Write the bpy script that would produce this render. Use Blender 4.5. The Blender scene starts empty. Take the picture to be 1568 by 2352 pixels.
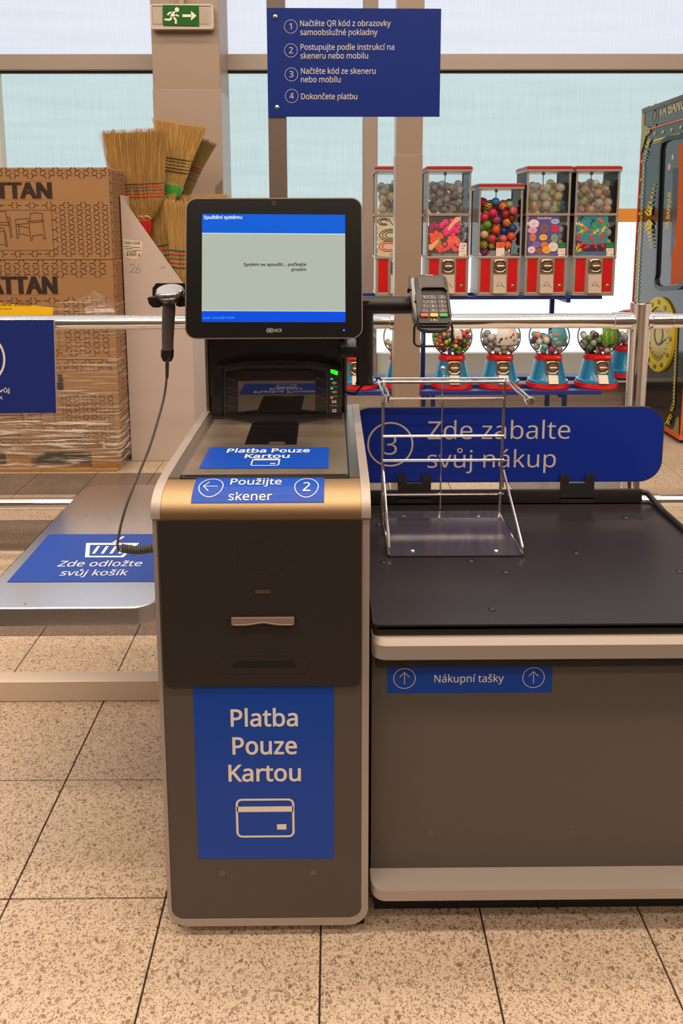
import bpy, bmesh, math, random, os
from mathutils import Vector, Matrix
random.seed(7)
sc = bpy.context.scene
COL = sc.collection

# ------------------------------------------------------------------ camera
IW, IH = 1568.0, 2352.0
F, CX, CY, PITCH, ROLL, YAW, EYE = 1662.72, 774.94, 749.73, 0.142812, -0.002172, -0.007122, 1.5
def _rot(pi, ro, ya):
    B = Matrix(((1, 0, 0), (0, 0, -1), (0, 1, 0)))
    c, s = math.cos(pi), math.sin(pi); P = Matrix(((1, 0, 0), (0, c, -s), (0, s, c)))
    c, s = math.cos(ro), math.sin(ro); Q = Matrix(((c, -s, 0), (s, c, 0), (0, 0, 1)))
    c, s = math.cos(ya), math.sin(ya); Y = Matrix(((c, s, 0), (-s, c, 0), (0, 0, 1)))
    return Q @ P @ B @ Y
RC = _rot(PITCH, ROLL, YAW)
cam = bpy.data.cameras.new('camera'); cam.sensor_fit = 'HORIZONTAL'; cam.sensor_width = 36
cam.lens = F / IW * 36; cam.shift_x = (IW / 2 - CX) / IW; cam.shift_y = (CY - IH / 2) / IW
cam.clip_start = 0.05; cam.clip_end = 100
camo = bpy.data.objects.new('camera', cam); COL.objects.link(camo)
camo.matrix_world = Matrix.Translation((0, 0, EYE)) @ (Matrix(((1, 0, 0), (0, -1, 0), (0, 0, -1))) @ RC).transposed().to_4x4()
sc.camera = camo
# ------------------------------------------------------------------ world, exposure, room lights
sc.view_settings.view_transform = 'Standard'; sc.view_settings.look = 'None'
sc.view_settings.gamma = 1; sc.view_settings.use_curve_mapping = False
sc.view_settings.exposure = 0.0
w = bpy.data.worlds.new('world'); sc.world = w; w.use_nodes = True
w.node_tree.nodes['Background'].inputs[0].default_value = (0.9, 0.95, 1, 1)
w.node_tree.nodes['Background'].inputs[1].default_value = 1.0
LAMP = (1.0, 0.82, 0.64)
def ceiling_lamp(x, y, sx, sy, watt, z=4.72):
    l = bpy.data.lights.new('ceiling_lamp', 'AREA'); l.shape = 'RECTANGLE'; l.size = sx; l.size_y = sy
    l.energy = watt; l.color = LAMP
    o = bpy.data.objects.new('ceiling_lamp', l); o.location = (x, y, z); COL.objects.link(o)
for ly, lw in ((-4.8, 60), (-3.1, 80), (-1.4, 150), (0.3, 225), (2.0, 165), (3.7, 125)):      # long fluorescent rows across the shop
    ceiling_lamp(0.2, ly, 9.0, 0.30, lw)

# ------------------------------------------------------------------ pixel <-> world helpers (1568x2352 frame)
EYEV = Vector((0, 0, EYE)); RT = RC.transposed()
def ray(x, y): return RT @ Vector(((x - CX) / F, (y - CY) / F, 1))
def PY(x, y, v): d = ray(x, y); return EYEV + d * (v / d.y)
def PZ(x, y, v): d = ray(x, y); return EYEV + d * ((v - EYE) / d.z)
def PX(x, y, v): d = ray(x, y); return EYEV + d * (v / d.x)
def proj(p):
    q = RC @ (Vector(p) - EYEV); return CX + F * q.x / q.z, CY + F * q.y / q.z
class Plane:
    def __init__(s, o, r, u):
        s.o = Vector(o); s.r = Vector(r).normalized(); u = Vector(u); s.u = (u - s.r * u.dot(s.r)).normalized(); s.n = s.r.cross(s.u)
    def f(s, a, b, h=0.0): return s.o + s.r * a + s.u * b + s.n * h
    def inv(s, x, y):
        d = ray(x, y); t = (s.o - EYEV).dot(s.n) / d.dot(s.n); q = EYEV + d * t - s.o
        return q.dot(s.r), q.dot(s.u)
def front(y): return Plane((0, y, 0), (1, 0, 0), (0, 0, 1))      # faces the camera (normal -Y)
def flat(z): return Plane((0, 0, z), (1, 0, 0), (0, 1, 0))       # faces up
class Profile:            # surface extruded along X from a (Y,Z) profile
    def __init__(s, pts):
        s.p = [Vector((0, a, b)) for a, b in pts]; s.L = [0.0]
        for i in range(1, len(s.p)): s.L.append(s.L[-1] + (s.p[i] - s.p[i - 1]).length)
    def f(s, a, b, h=0.0):
        i = 0
        while i < len(s.L) - 2 and b > s.L[i + 1]: i += 1
        d = (s.p[i + 1] - s.p[i]).normalized(); q = s.p[i] + d * (b - s.L[i])
        return Vector((a, q.y, q.z)) + Vector((1, 0, 0)).cross(d) * h
    def inv(s, x, y):
        best = None
        for k in range(401):
            b = s.L[-1] * k / 400; q = s.f(0, b)
            for a in (0,):
                d = ray(x, y); t = q.y / d.y; X = d.x * t
                e = abs(proj((X, q.y, q.z))[1] - y)
                if best is None or e < best[0]: best = (e, X, b)
        return best[1], best[2]

# ------------------------------------------------------------------ materials
def lin(c):
    return tuple((v / 255 / 12.92) if v / 255 <= 0.04045 else ((v / 255 + 0.055) / 1.055) ** 2.4 for v in c[:3]) + (1.0,)
MATS = {}
def mat(name, c, rough=0.5, metal=0.0, emit=None, es=1.0, bump=0.0, bscale=200.0, bstretch=(1, 1, 1), var=0.0, vscale=20.0, vstretch=(1, 1, 1), coat=0.0, spec=0.5, alpha=None, trans=0.0, aniso=0.0, rvar=0.0):
    if name in MATS: return MATS[name]
    m = bpy.data.materials.new(name); m.use_nodes = True; N = m.node_tree.nodes; L = m.node_tree.links
    p = N['Principled BSDF']; p.inputs['Base Color'].default_value = lin(c); p.inputs['Roughness'].default_value = rough
    p.inputs['Metallic'].default_value = metal; p.inputs['Specular IOR Level'].default_value = spec
    p.inputs['Coat Weight'].default_value = coat; p.inputs['Coat Roughness'].default_value = 0.05
    p.inputs['Transmission Weight'].default_value = trans; p.inputs['Anisotropic'].default_value = aniso
    if emit is not None:
        p.inputs['Emission Color'].default_value = lin(emit); p.inputs['Emission Strength'].default_value = es
    tc = N.new('ShaderNodeTexCoord')
    def noise(scale, stretch, det=4):
        mp = N.new('ShaderNodeMapping'); mp.inputs['Scale'].default_value = stretch; L.new(tc.outputs['Object'], mp.inputs[0])
        n = N.new('ShaderNodeTexNoise'); n.inputs['Scale'].default_value = scale; n.inputs['Detail'].default_value = det
        L.new(mp.outputs[0], n.inputs['Vector']); return n
    if bump:
        n = noise(bscale, bstretch); b = N.new('ShaderNodeBump'); b.inputs['Strength'].default_value = bump; b.inputs['Distance'].default_value = 0.001
        L.new(n.outputs[0], b.inputs['Height']); L.new(b.outputs[0], p.inputs['Normal'])
    if var or rvar:
        n = noise(vscale, vstretch)
        if var:
            mx = N.new('ShaderNodeMix'); mx.data_type = 'RGBA'; c0 = lin(c)
            mx.inputs[6].default_value = tuple(v * (1 - var) for v in c0[:3]) + (1,); mx.inputs[7].default_value = tuple(min(1, v * (1 + var)) for v in c0[:3]) + (1,)
            L.new(n.outputs[0], mx.inputs[0]); L.new(mx.outputs[2], p.inputs['Base Color'])
        if rvar:
            mr = N.new('ShaderNodeMapRange'); mr.inputs[1].default_value = .3; mr.inputs[2].default_value = .7
            mr.inputs[3].default_value = max(0, rough - rvar); mr.inputs[4].default_value = rough + rvar
            L.new(n.outputs[0], mr.inputs[0]); L.new(mr.outputs[0], p.inputs['Roughness'])
    MATS[name] = m; return m
def glass(name, tint=(253, 254, 254), refl=0.05, rough=0.02):
    if name in MATS: return MATS[name]
    m = bpy.data.materials.new(name); m.use_nodes = True; N = m.node_tree.nodes; L = m.node_tree.links; N.clear()
    o = N.new('ShaderNodeOutputMaterial'); t = N.new('ShaderNodeBsdfTransparent'); g = N.new('ShaderNodeBsdfGlossy'); mx = N.new('ShaderNodeMixShader')
    lw = N.new('ShaderNodeFresnel'); lw.inputs[0].default_value = 1.18
    ma = N.new('ShaderNodeMath'); ma.operation = 'ADD'; ma.use_clamp = True; ma.inputs[1].default_value = refl - 0.04
    t.inputs[0].default_value = lin(tint); g.inputs['Roughness'].default_value = rough
    L.new(lw.outputs[0], ma.inputs[0]); L.new(ma.outputs[0], mx.inputs[0]); L.new(t.outputs[0], mx.inputs[1]); L.new(g.outputs[0], mx.inputs[2]); L.new(mx.outputs[0], o.inputs[0])
    MATS[name] = m; return m

# ------------------------------------------------------------------ mesh builder
class MB:
    def __init__(s): s.v = []; s.f = []
    def add(s, vs, fs):
        k = len(s.v); s.v += [Vector(v) for v in vs]; s.f += [tuple(i + k for i in f) for f in fs]; return s
    def box(s, a, b, bev=0.0, seg=2):
        a = Vector(a); b = Vector(b)
        if bev <= 0:
            vs = [(x, y, z) for x in (a.x, b.x) for y in (a.y, b.y) for z in (a.z, b.z)]
            return s.add(vs, [(0, 1, 3, 2), (4, 6, 7, 5), (0, 4, 5, 1), (2, 3, 7, 6), (0, 2, 6, 4), (1, 5, 7, 3)])
        bm = bmesh.new(); bmesh.ops.create_cube(bm, size=1.0)
        d = b - a; c = (a + b) / 2
        for v in bm.verts: v.co = Vector((v.co.x * abs(d.x), v.co.y * abs(d.y), v.co.z * abs(d.z))) + c
        bmesh.ops.bevel(bm, geom=bm.edges[:], offset=min(bev, min(abs(d.x), abs(d.y), abs(d.z)) * .49), segments=seg, affect='EDGES', profile=.5)
        bm.verts.ensure_lookup_table(); s.add([v.co.copy() for v in bm.verts], [[v.index for v in f.verts] for f in bm.faces]); bm.free(); return s
    def prism(s, pts, vec):          # polygon extruded by vec
        n = len(pts); vec = Vector(vec); P = [Vector(p) for p in pts]
        return s.add(P + [p + vec for p in P], [tuple(range(n)), tuple(range(2 * n - 1, n - 1, -1))] + [(i, i + n, (i + 1) % n + n, (i + 1) % n) for i in range(n)])
    def slab(s, surf, pts, h0, h1):  # polygon in surface coords, between heights h0 (outer) and h1 (inner)
        return s.add(*_prism([surf.f(a, b, h0) for a, b in pts], [surf.f(a, b, h1) for a, b in pts]))
    def ring(s, surf, outer, inner, h0, h1):
        n = len(outer); A = [surf.f(a, b, h0) for a, b in outer]; B = [surf.f(a, b, h0) for a, b in inner]
        C = [surf.f(a, b, h1) for a, b in outer]; D = [surf.f(a, b, h1) for a, b in inner]; fs = []
        for i in range(n):
            j = (i + 1) % n
            fs += [(i, j, n + j, n + i), (2 * n + i, 3 * n + i, 3 * n + j, 2 * n + j), (i, 2 * n + i, 2 * n + j, j), (n + i, n + j, 3 * n + j, 3 * n + i)]
        return s.add(A + B + C + D, fs)
    def face(s, surf, pts, h): return s.add([surf.f(a, b, h) for a, b in pts], [tuple(range(len(pts)))])
    def fring(s, surf, outer, inner, h):
        n = len(outer)
        return s.add([surf.f(a, b, h) for a, b in list(outer) + list(inner)], [(i, (i + 1) % n, n + (i + 1) % n, n + i) for i in range(n)])
    def stroke(s, surf, pts, w, h, closed=False):   # flat print line
        P = [Vector(p) for p in pts]; P = [p for i, p in enumerate(P) if i == 0 or (p - P[i - 1]).length > 1e-7]; n = len(P); A = []; B = []
        for i in range(n):
            a = P[(i - 1) % n] if (closed or i > 0) else None; b = P[(i + 1) % n] if (closed or i < n - 1) else None
            d0 = (P[i] - a).normalized() if a is not None else None; d1 = (b - P[i]).normalized() if b is not None else None
            if d0 is None: d0 = d1
            if d1 is None: d1 = d0
            t = d0 + d1; t = t.normalized() if t.length > 1e-6 else d0; o = Vector((-t.y, t.x)); k = w / 2 / max(.35, abs(o.dot(Vector((-d0.y, d0.x)))))
            A.append(P[i] + o * k); B.append(P[i] - o * k)
        rng = n if closed else n - 1
        return s.add([surf.f(v.x, v.y, h) for v in A + B], [(i, (i + 1) % n, n + (i + 1) % n, n + i) for i in range(rng)])
    def tube(s, path, r, n=10, closed=False, caps=True):
        P = [Vector(p) for p in path]; m = len(P); R = r if isinstance(r, (list, tuple)) else [r] * m
        T = []
        for i in range(m):
            a = P[(i - 1) % m] if (closed or i > 0) else P[i]; b = P[(i + 1) % m] if (closed or i < m - 1) else P[i]
            T.append((b - a).normalized())
        up = Vector((0, 0, 1)) if abs(T[0].z) < .9 else Vector((1, 0, 0)); x = T[0].cross(up).normalized(); vs = []; fs = []
        for i in range(m):
            x = (x - T[i] * x.dot(T[i])).normalized(); y = T[i].cross(x)
            vs += [P[i] + (x * math.cos(2 * math.pi * k / n) + y * math.sin(2 * math.pi * k / n)) * R[i] for k in range(n)]
        for i in range(m if closed else m - 1):
            for k in range(n):
                a = i * n + k; b = i * n + (k + 1) % n; c = ((i + 1) % m) * n
                fs.append((a, b, c + (k + 1) % n, c + k))
        if not closed and caps: fs += [tuple(range(n - 1, -1, -1)), tuple(range((m - 1) * n, m * n))]
        return s.add(vs, fs)
    def lathe(s, prof, c=(0, 0, 0), n=28, ax='Z'):
        c = Vector(c); vs = []; fs = []
        for r, z in prof:
            for k in range(n):
                t = 2 * math.pi * k / n
                v = (r * math.cos(t), r * math.sin(t), z) if ax == 'Z' else ((r * math.cos(t), z, r * math.sin(t)) if ax == 'Y' else (z, r * math.cos(t), r * math.sin(t)))
                vs.append(c + Vector(v))
        for i in range(len(prof) - 1):
            for k in range(n):
                a, b = i * n + k, i * n + (k + 1) % n; fs.append((a, b, b + n, a + n))
        if prof[0][0] > 1e-6: fs.append(tuple(range(n - 1, -1, -1)))
        if prof[-1][0] > 1e-6: fs.append(tuple(range((len(prof) - 1) * n, len(prof) * n)))
        return s.add(vs, fs)
    def sphere(s, c, r, n=16, m=10):
        return s.lathe([(r * math.sin(math.pi * i / m), -r * math.cos(math.pi * i / m)) for i in range(m + 1)], c, n)
    def text(s, t, surf, xl, xr, yb, cap, h=.0006, bold=0.0, res=3, font=None):   # text fitted to pixel extents on a surface
        a0, b0 = surf.inv(xl, yb); a1, _ = surf.inv(xr, yb); xm = (xl + xr) / 2
        _, bt = surf.inv(xm, yb - cap); _, bm_ = surf.inv(xm, yb); size = (bt - bm_) / CAP
        return s.text_ab(t, surf, a0, a1, bm_, size, h, bold, res)
    def text_ab(s, t, surf, a0, a1, b, size, h=.0006, bold=0.0, res=3, rot=False):
        if bold > .03:
            for i in (-1, 0, 1): s.text_ab(t, surf, a0 + i * (bold - .02) * size, a1 + i * (bold - .02) * size, b, size, h + .0004 * (i + 1), .018, res)
            return s
        vs, fs, x0, x1 = text_mesh(t, bold, res); k = (a1 - a0) / (x1 - x0)
        out = []
        for x, y in vs:
            aa = a0 + (x - x0) * k; bb = b + y * size
            out.append(surf.f(aa, bb, h))
        return s.add(out, fs)
    def build(s, name, m, parent=None, loc=None, smooth=True, angle=35, keep_edges=True):
        me = bpy.data.meshes.new(name); org = Vector(loc) if loc is not None else (ORG[parent.name] if parent else Vector())
        me.from_pydata([tuple(v - org) for v in s.v], [], [list(f) for f in s.f]); me.validate(); me.update()
        bm = bmesh.new(); bm.from_mesh(me)
        if keep_edges and s.fix:
            bmesh.ops.recalc_face_normals(bm, faces=bm.faces[:])
        bm.to_mesh(me); bm.free()
        if smooth:
            me.shade_smooth(); me.set_sharp_from_angle(angle=math.radians(angle))
        if m: me.materials.append(m)
        o = bpy.data.objects.new(name, me); COL.objects.link(o)
        if parent: o.parent = parent
        else: o.location = org
        ORG[o.name] = org; return o
    fix = True
def _prism(A, B):
    n = len(A); return A + B, [tuple(range(n)), tuple(range(2 * n - 1, n - 1, -1))] + [(i, i + n, (i + 1) % n + n, (i + 1) % n) for i in range(n)]
ORG = {}
CAP = 0.727
try:
    FONT = bpy.data.fonts.load(os.path.join(bpy.utils.system_resource('DATAFILES'), 'fonts', 'NotoSansHebrew-Regular.woff2'))   # sans serif that ships with Blender
except Exception:
    FONT = None
_TX = {}
def _cap():
    vs, _, _, _ = text_mesh('H', 0.0, 3); return max(v[1] for v in vs) - min(v[1] for v in vs)
def text_mesh(t, bold, res):
    k = (t, bold, res)
    if k in _TX: return _TX[k]
    c = bpy.data.curves.new('t', 'FONT'); c.body = t; c.size = 1; c.resolution_u = res; c.offset = bold
    if FONT: c.font = FONT
    o = bpy.data.objects.new('t', c); COL.objects.link(o)
    me = bpy.data.meshes.new_from_object(o); vs = [(v.co.x, v.co.y) for v in me.vertices]; fs = [tuple(p.vertices) for p in me.polygons]
    bpy.data.objects.remove(o); bpy.data.curves.remove(c); bpy.data.meshes.remove(me)
    r = (vs, fs, min(v[0] for v in vs), max(v[0] for v in vs)); _TX[k] = r; return r
CAP = _cap()
def rrect(a0, b0, a1, b1, r, n=5, corners=(1, 1, 1, 1)):       # bl, br, tr, tl
    pts = []; C = [(a0, b0, 180), (a1, b0, 270), (a1, b1, 0), (a0, b1, 90)]
    for (x, y, t0), on in zip(C, corners):
        rr = r if on else 1e-5
        cx = x + (rr if x == a0 else -rr); cy = y + (rr if y == b0 else -rr)
        for i in range(n + 1):
            t = math.radians(t0 + 90 * i / n); pts.append((cx + rr * math.cos(t), cy + rr * math.sin(t)))
    return pts
def circ(a, b, r, n=32, ry=None): return [(a + r * math.cos(2 * math.pi * i / n), b + (ry or r) * math.sin(2 * math.pi * i / n)) for i in range(n)]
def pxs(surf, pts): return [surf.inv(x, y) for x, y in pts]
def arcpts(p0, p1, p2, n=6):       # quadratic bend
    p0, p1, p2 = map(Vector, (p0, p1, p2)); return [(1 - t) ** 2 * p0 + 2 * t * (1 - t) * p1 + t * t * p2 for t in [i / n for i in range(n + 1)]]
def smooth_path(P, n=8):           # Catmull-Rom
    P = [Vector(p) for p in P]; Q = [P[0] * 2 - P[1]] + P + [P[-1] * 2 - P[-2]]; out = []
    for i in range(1, len(Q) - 2):
        for k in range(n):
            t = k / n; a, b, c, d = Q[i - 1], Q[i], Q[i + 1], Q[i + 2]
            out.append(.5 * ((2 * b) + (-a + c) * t + (2 * a - 5 * b + 4 * c - d) * t * t + (-a + 3 * b - 3 * c + d) * t ** 3))
    return out + [P[-1]]

# ------------------------------------------------------------------ scene graph helpers
def thing(name, label, cat, loc=(0, 0, 0), group=None):
    o = bpy.data.objects.new(name, None); COL.objects.link(o); o.location = loc; o.empty_display_size = .05
    ORG[o.name] = Vector(loc); tag(o, label, cat, group); return o
def tag(o, label, cat, group=None):
    o['label'] = label; o['category'] = cat
    if group: o['group'] = group
    return o
def struct(o, label=None):
    o['kind'] = 'structure'
    if label: o['label'] = label
    return o
KIDS = {}
def copy_tree(o, name=None):
    if not KIDS:
        for c in bpy.data.objects:
            if c.parent: KIDS.setdefault(c.parent.name, []).append(c)
    c = o.copy(); COL.objects.link(c); ORG[c.name] = ORG[o.name]
    for ch in [x for x in bpy.data.objects if x.parent == o]:
        d = ch.copy(); COL.objects.link(d); d.parent = c
        for g in [x for x in bpy.data.objects if x.parent == ch]:
            e = g.copy(); COL.objects.link(e); e.parent = d
    return c

# ------------------------------------------------------------------ shared materials
BLUE = mat('sign_blue', (16, 48, 138), .38)
BLUE_VINYL = mat('sticker_blue', (16, 66, 166), .36, spec=.25)
WHITE = mat('print_white', (222, 214, 206), .5)
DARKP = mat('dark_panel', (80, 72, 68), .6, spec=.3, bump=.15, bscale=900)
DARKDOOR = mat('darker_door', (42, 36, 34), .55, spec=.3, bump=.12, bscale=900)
SILVER = mat('silver_paint', (164, 153, 146), .42, metal=.35, bump=.08, bscale=1200)
STEEL = mat('brushed_steel', (158, 134, 102), .46, metal=1, var=.06, vscale=12, vstretch=(.6, 14, 14))
STEEL_Y = mat('brushed_steel_deck', (176, 170, 164), .3, metal=1)
CHROME = mat('chrome', (238, 238, 238), .07, metal=1)
CHROME_S = mat('chrome_wire', (222, 220, 220), .13, metal=1)
BLACK = mat('black_plastic', (24, 23, 25), .36, spec=.4)
BLACKM = mat('black_matte', (20, 20, 21), .6)
GRAPH = mat('graphite_plastic', (58, 54, 54), .42)
RUBBER = mat('black_rubber', (14, 14, 15), .7)

# ================================================================== SETTING
S, U0, V0 = 0.3496, -0.0291, 1.43
def terrazzo(name, base, light, chipa, chipb, thr=.5):
    m = bpy.data.materials.new(name); m.use_nodes = True; N = m.node_tree.nodes; L = m.node_tree.links
    p = N['Principled BSDF']; p.inputs['Roughness'].default_value = .28
    g = N.new('ShaderNodeNewGeometry'); oi = N.new('ShaderNodeObjectInfo')
    ad = N.new('ShaderNodeVectorMath'); ad.operation = 'MULTIPLY_ADD'; ad.inputs[1].default_value = (7, 7, 0)
    cmb = N.new('ShaderNodeCombineXYZ'); L.new(oi.outputs['Random'], cmb.inputs[0]); L.new(oi.outputs['Random'], cmb.inputs[1])
    L.new(cmb.outputs[0], ad.inputs[0]); L.new(g.outputs['Position'], ad.inputs[2])
    nz = N.new('ShaderNodeTexNoise'); nz.inputs['Scale'].default_value = 130; L.new(ad.outputs[0], nz.inputs['Vector'])
    mx = N.new('ShaderNodeMix'); mx.data_type = 'RGBA'; mx.inputs[6].default_value = lin(base); mx.inputs[7].default_value = lin(light); L.new(nz.outputs[0], mx.inputs[0])
    cur = mx.outputs[2]; rough = None
    for sc_, th, off, jit in ((190, .66, 0, 1), (330, .55, 3.3, 1), (115, .86, 9.1, 1)):
        o2 = N.new('ShaderNodeVectorMath'); o2.operation = 'ADD'; o2.inputs[1].default_value = (off, off, 0); L.new(ad.outputs[0], o2.inputs[0])
        v = N.new('ShaderNodeTexVoronoi'); v.inputs['Scale'].default_value = sc_; L.new(o2.outputs[0], v.inputs['Vector'])
        e = N.new('ShaderNodeTexVoronoi'); e.feature = 'DISTANCE_TO_EDGE'; e.inputs['Scale'].default_value = sc_; L.new(o2.outputs[0], e.inputs['Vector'])
        sp = N.new('ShaderNodeSeparateColor'); L.new(v.outputs['Color'], sp.inputs[0])
        a = N.new('ShaderNodeMath'); a.operation = 'GREATER_THAN'; a.inputs[1].default_value = th; L.new(sp.outputs[0], a.inputs[0])
        b = N.new('ShaderNodeMath'); b.operation = 'GREATER_THAN'; b.inputs[1].default_value = .13; L.new(e.outputs['Distance'], b.inputs[0])
        c = N.new('ShaderNodeMath'); c.operation = 'MULTIPLY'; L.new(a.outputs[0], c.inputs[0]); L.new(b.outputs[0], c.inputs[1])
        cc = N.new('ShaderNodeMix'); cc.data_type = 'RGBA'; cc.inputs[6].default_value = lin(chipa); cc.inputs[7].default_value = lin(chipb); L.new(sp.outputs[1], cc.inputs[0])
        m2 = N.new('ShaderNodeMix'); m2.data_type = 'RGBA'; L.new(c.outputs[0], m2.inputs[0]); L.new(cur, m2.inputs[6]); L.new(cc.outputs[2], m2.inputs[7]); cur = m2.outputs[2]
    L.new(cur, p.inputs['Base Color']); return m
TZ = terrazzo('terrazzo_light', (182, 163, 143), (208, 189, 168), (120, 99, 82), (160, 137, 115))
TZD = terrazzo('terrazzo_dark', (96, 84, 76), (120, 106, 94), (70, 62, 58), (150, 132, 116))
grout = mat('grout', (58, 46, 38), .9)
fl = struct(MB().box((-6, -6, -.12), (6, 6.0, -.006)).build('floor', grout), 'beige terrazzo tile floor with darker tile rows')
g = .0019
tm = MB().box((g, g, -.0058), (S - g, S - g, 0), .0009, 1)
t0 = tm.build('tile', TZ, fl); t1 = tm.build('tile', TZD, fl)
first = {0: t0, 1: t1}
for j in range(-2, 13):
    for k in range(-9, 10):
        x = U0 + k * S; y = V0 + j * S; xc = x + S / 2
        if abs(xc) > .62 * (y + .5) + .45: continue
        dk = (j == 3 and xc < .2) or (j == 5 and xc < .2) or (j == 7 and (xc < .45 or .95 < xc < 1.75))
        if first[dk]: o = first[dk]; first[dk] = None
        else: o = (t1 if dk else t0).copy(); COL.objects.link(o); o.parent = fl
        o.location = (x, y, random.uniform(-.0003, .0003))
# walls and ceiling
WALLP = mat('wall_paint', (206, 190, 178), .8)
COLP = mat('column_paint', (150, 132, 116), .4)
COLC = mat('column_cladding', (158, 141, 130), .28)
MULL = mat('window_aluminium', (158, 146, 136), .5, metal=.2)
MULLD = mat('window_gasket', (40, 36, 34), .7)
SILLW = mat('sill_white', (220, 222, 220), .5)
YW = 5.75
struct(MB().box((-6, -6, 4.8), (6, 6, 4.95)).build('ceiling', mat('ceiling_white', (214, 206, 196), .9)))
struct(MB().box((-6.12, -6, 0), (-6, 6, 4.8)).build('wall_left', WALLP)); struct(MB().box((6, -6, 0), (6.12, 6, 4.8)).build('wall_right', WALLP))
struct(MB().box((-6, -6.12, 0), (6, -6, 4.8)).build('wall_rear', mat('far_aisles', (150, 132, 116), .9, var=.45, vscale=1.6)))
zt0 = PY(200, 165, YW).z; zt1 = PY(200, 128, YW).z
zs0 = PY(1100, 865, YW).z; zs1 = PY(1100, 808, YW).z       # frame below the lowest pane
zo0 = PY(1450, 510, YW).z; zo1 = PY(1450, 479, YW).z
wb = MB().box((-6, YW, 0), (6, YW + .2, zs0 - .10)); wb.box((-6, YW, 4.65), (6, YW + .2, 4.8))
struct(wb.build('wall_back', WALLP), 'window wall of the shop entrance with low parapet')
# windows: each bay = frame + panes
def film(name, c, s, streak=.05):
    m = bpy.data.materials.new(name); m.use_nodes = True; N = m.node_tree.nodes; L = m.node_tree.links; N.clear()
    o = N.new('ShaderNodeOutputMaterial'); e = N.new('ShaderNodeEmission'); gl = N.new('ShaderNodeBsdfGlossy'); ad = N.new('ShaderNodeAddShader')
    gl.inputs[0].default_value = (.012, .012, .012, 1); gl.inputs['Roughness'].default_value = .3
    tc = N.new('ShaderNodeTexCoord'); mp = N.new('ShaderNodeMapping'); mp.inputs['Scale'].default_value = (40, 1, 1.2); L.new(tc.outputs['Object'], mp.inputs[0])
    n1 = N.new('ShaderNodeTexNoise'); n1.inputs['Scale'].default_value = 2.4; n1.inputs['Detail'].default_value = 3; L.new(mp.outputs[0], n1.inputs['Vector'])
    mp2 = N.new('ShaderNodeMapping'); mp2.inputs['Scale'].default_value = (.6, 1, 9); L.new(tc.outputs['Object'], mp2.inputs[0])
    n2 = N.new('ShaderNodeTexNoise'); n2.inputs['Scale'].default_value = 1.6; n2.inputs['Detail'].default_value = 5; L.new(mp2.outputs[0], n2.inputs['Vector'])
    av = N.new('ShaderNodeMath'); av.operation = 'ADD'; L.new(n1.outputs[0], av.inputs[0]); L.new(n2.outputs[0], av.inputs[1])
    mr = N.new('ShaderNodeMapRange'); mr.inputs[1].default_value = .7; mr.inputs[2].default_value = 1.3; mr.inputs[3].default_value = s * (1 - streak); mr.inputs[4].default_value = s * (1 + streak)
    L.new(av.outputs[0], mr.inputs[0]); L.new(mr.outputs[0], e.inputs['Strength']); e.inputs[0].default_value = lin(c)
    L.new(e.outputs[0], ad.inputs[0]); L.new(gl.outputs[0], ad.inputs[1]); L.new(ad.outputs[0], o.inputs[0]); return m
F_TOP = film('daylit_frosted_film_upper', (226, 231, 243), 1.0); F_MID = film('daylit_frosted_film_lower', (199, 219, 220), 1.0, .07)
F_LOW = film('daylit_clear_pane', (248, 252, 253), 1.25, .02); F_ORG = film('orange_film_band', (214, 128, 52), 1.0, .03); F_TAN = film('tan_film_band', (196, 172, 148), 1.0, .03)
xm0, xm1 = PY(832, 400, YW).x, PY(865, 400, YW).x
XL0, XL1 = PY(-8, 300, YW).x - .09, PY(11, 300, YW).x
bays = [(-6.0, XL0, 'window_1'), (XL1, xm0, 'window_2'), (xm1, 6.0, 'window_3')]
def fr(x0, x1, z0, z1, y0=YW - .06, y1=YW + .03, mb=None): return (mb or MB()).box((x0, y0, z0), (x1, y1, z1), .006, 1)
for x0, x1, nm in bays:
    wroot = struct(fr(x0 - .001, x1 + .001, zt0, zt1).build(nm, MULL, loc=(x0, YW, zs1)), 'frosted shop window bay with brown grey transom')
    MB().box((x0, YW - .03, zt0 - .016), (x1, YW - .005, zt0 + .002)).build('gasket', MULLD, wroot)
    MB().box((x0, YW, zt1), (x1, YW + .01, 4.65)).build('pane', F_TOP, wroot)
    MB().box((x0, YW, zo1), (x1, YW + .01, zt0)).build('pane', F_MID, wroot)
    xs = PY(1210, 500, YW).x
    if nm == 'window_3':
        MB().box((x0, YW, zo0), (xs, YW + .01, zo1)).build('film_band', F_TAN, wroot); MB().box((xs, YW, zo0), (x1, YW + .01, zo1)).build('film_band', F_ORG, wroot)
    else: MB().box((x0, YW, zo0), (x1, YW + .01, zo1)).build('film_band', F_TAN, wroot)
    MB().box((x0, YW, zs1), (x1, YW + .01, zo0)).build('pane', F_LOW, wroot)
    fr(x0, x1, zs0, zs1, YW - .05, YW + .03).build('bottom_rail', mat('rail_lightgrey', (196, 200, 196), .5), wroot)
    MB().box((x0, YW - .16, zs0 - .02), (x1, YW + .03, zs0), .005, 1).build('sill', SILLW, wroot)
    MB().box((x0, YW - .05, zs0 - .10), (x1, YW + .02, zs0 - .02)).build('sill_shadow_strip', mat('sill_shadow_grey', (150, 146, 142), .7), wroot)  # grey strip colours in the shadow below the sill
mu = MB(); mu.box((xm0, YW - .09, zs0), (xm1, YW + .03, 4.65), .006, 1)
struct(mu.build('trim_1', mat('mullion_warm', (150, 135, 125), .55)), 'grey brown vertical mullion left of the near column')
struct(MB().box((XL0, YW - .09, zs0), (XL1, YW + .03, 4.65), .006, 1).build('trim_2', mat('mullion_pale', (206, 200, 188), .55)), 'vertical mullion at the far left')
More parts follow.
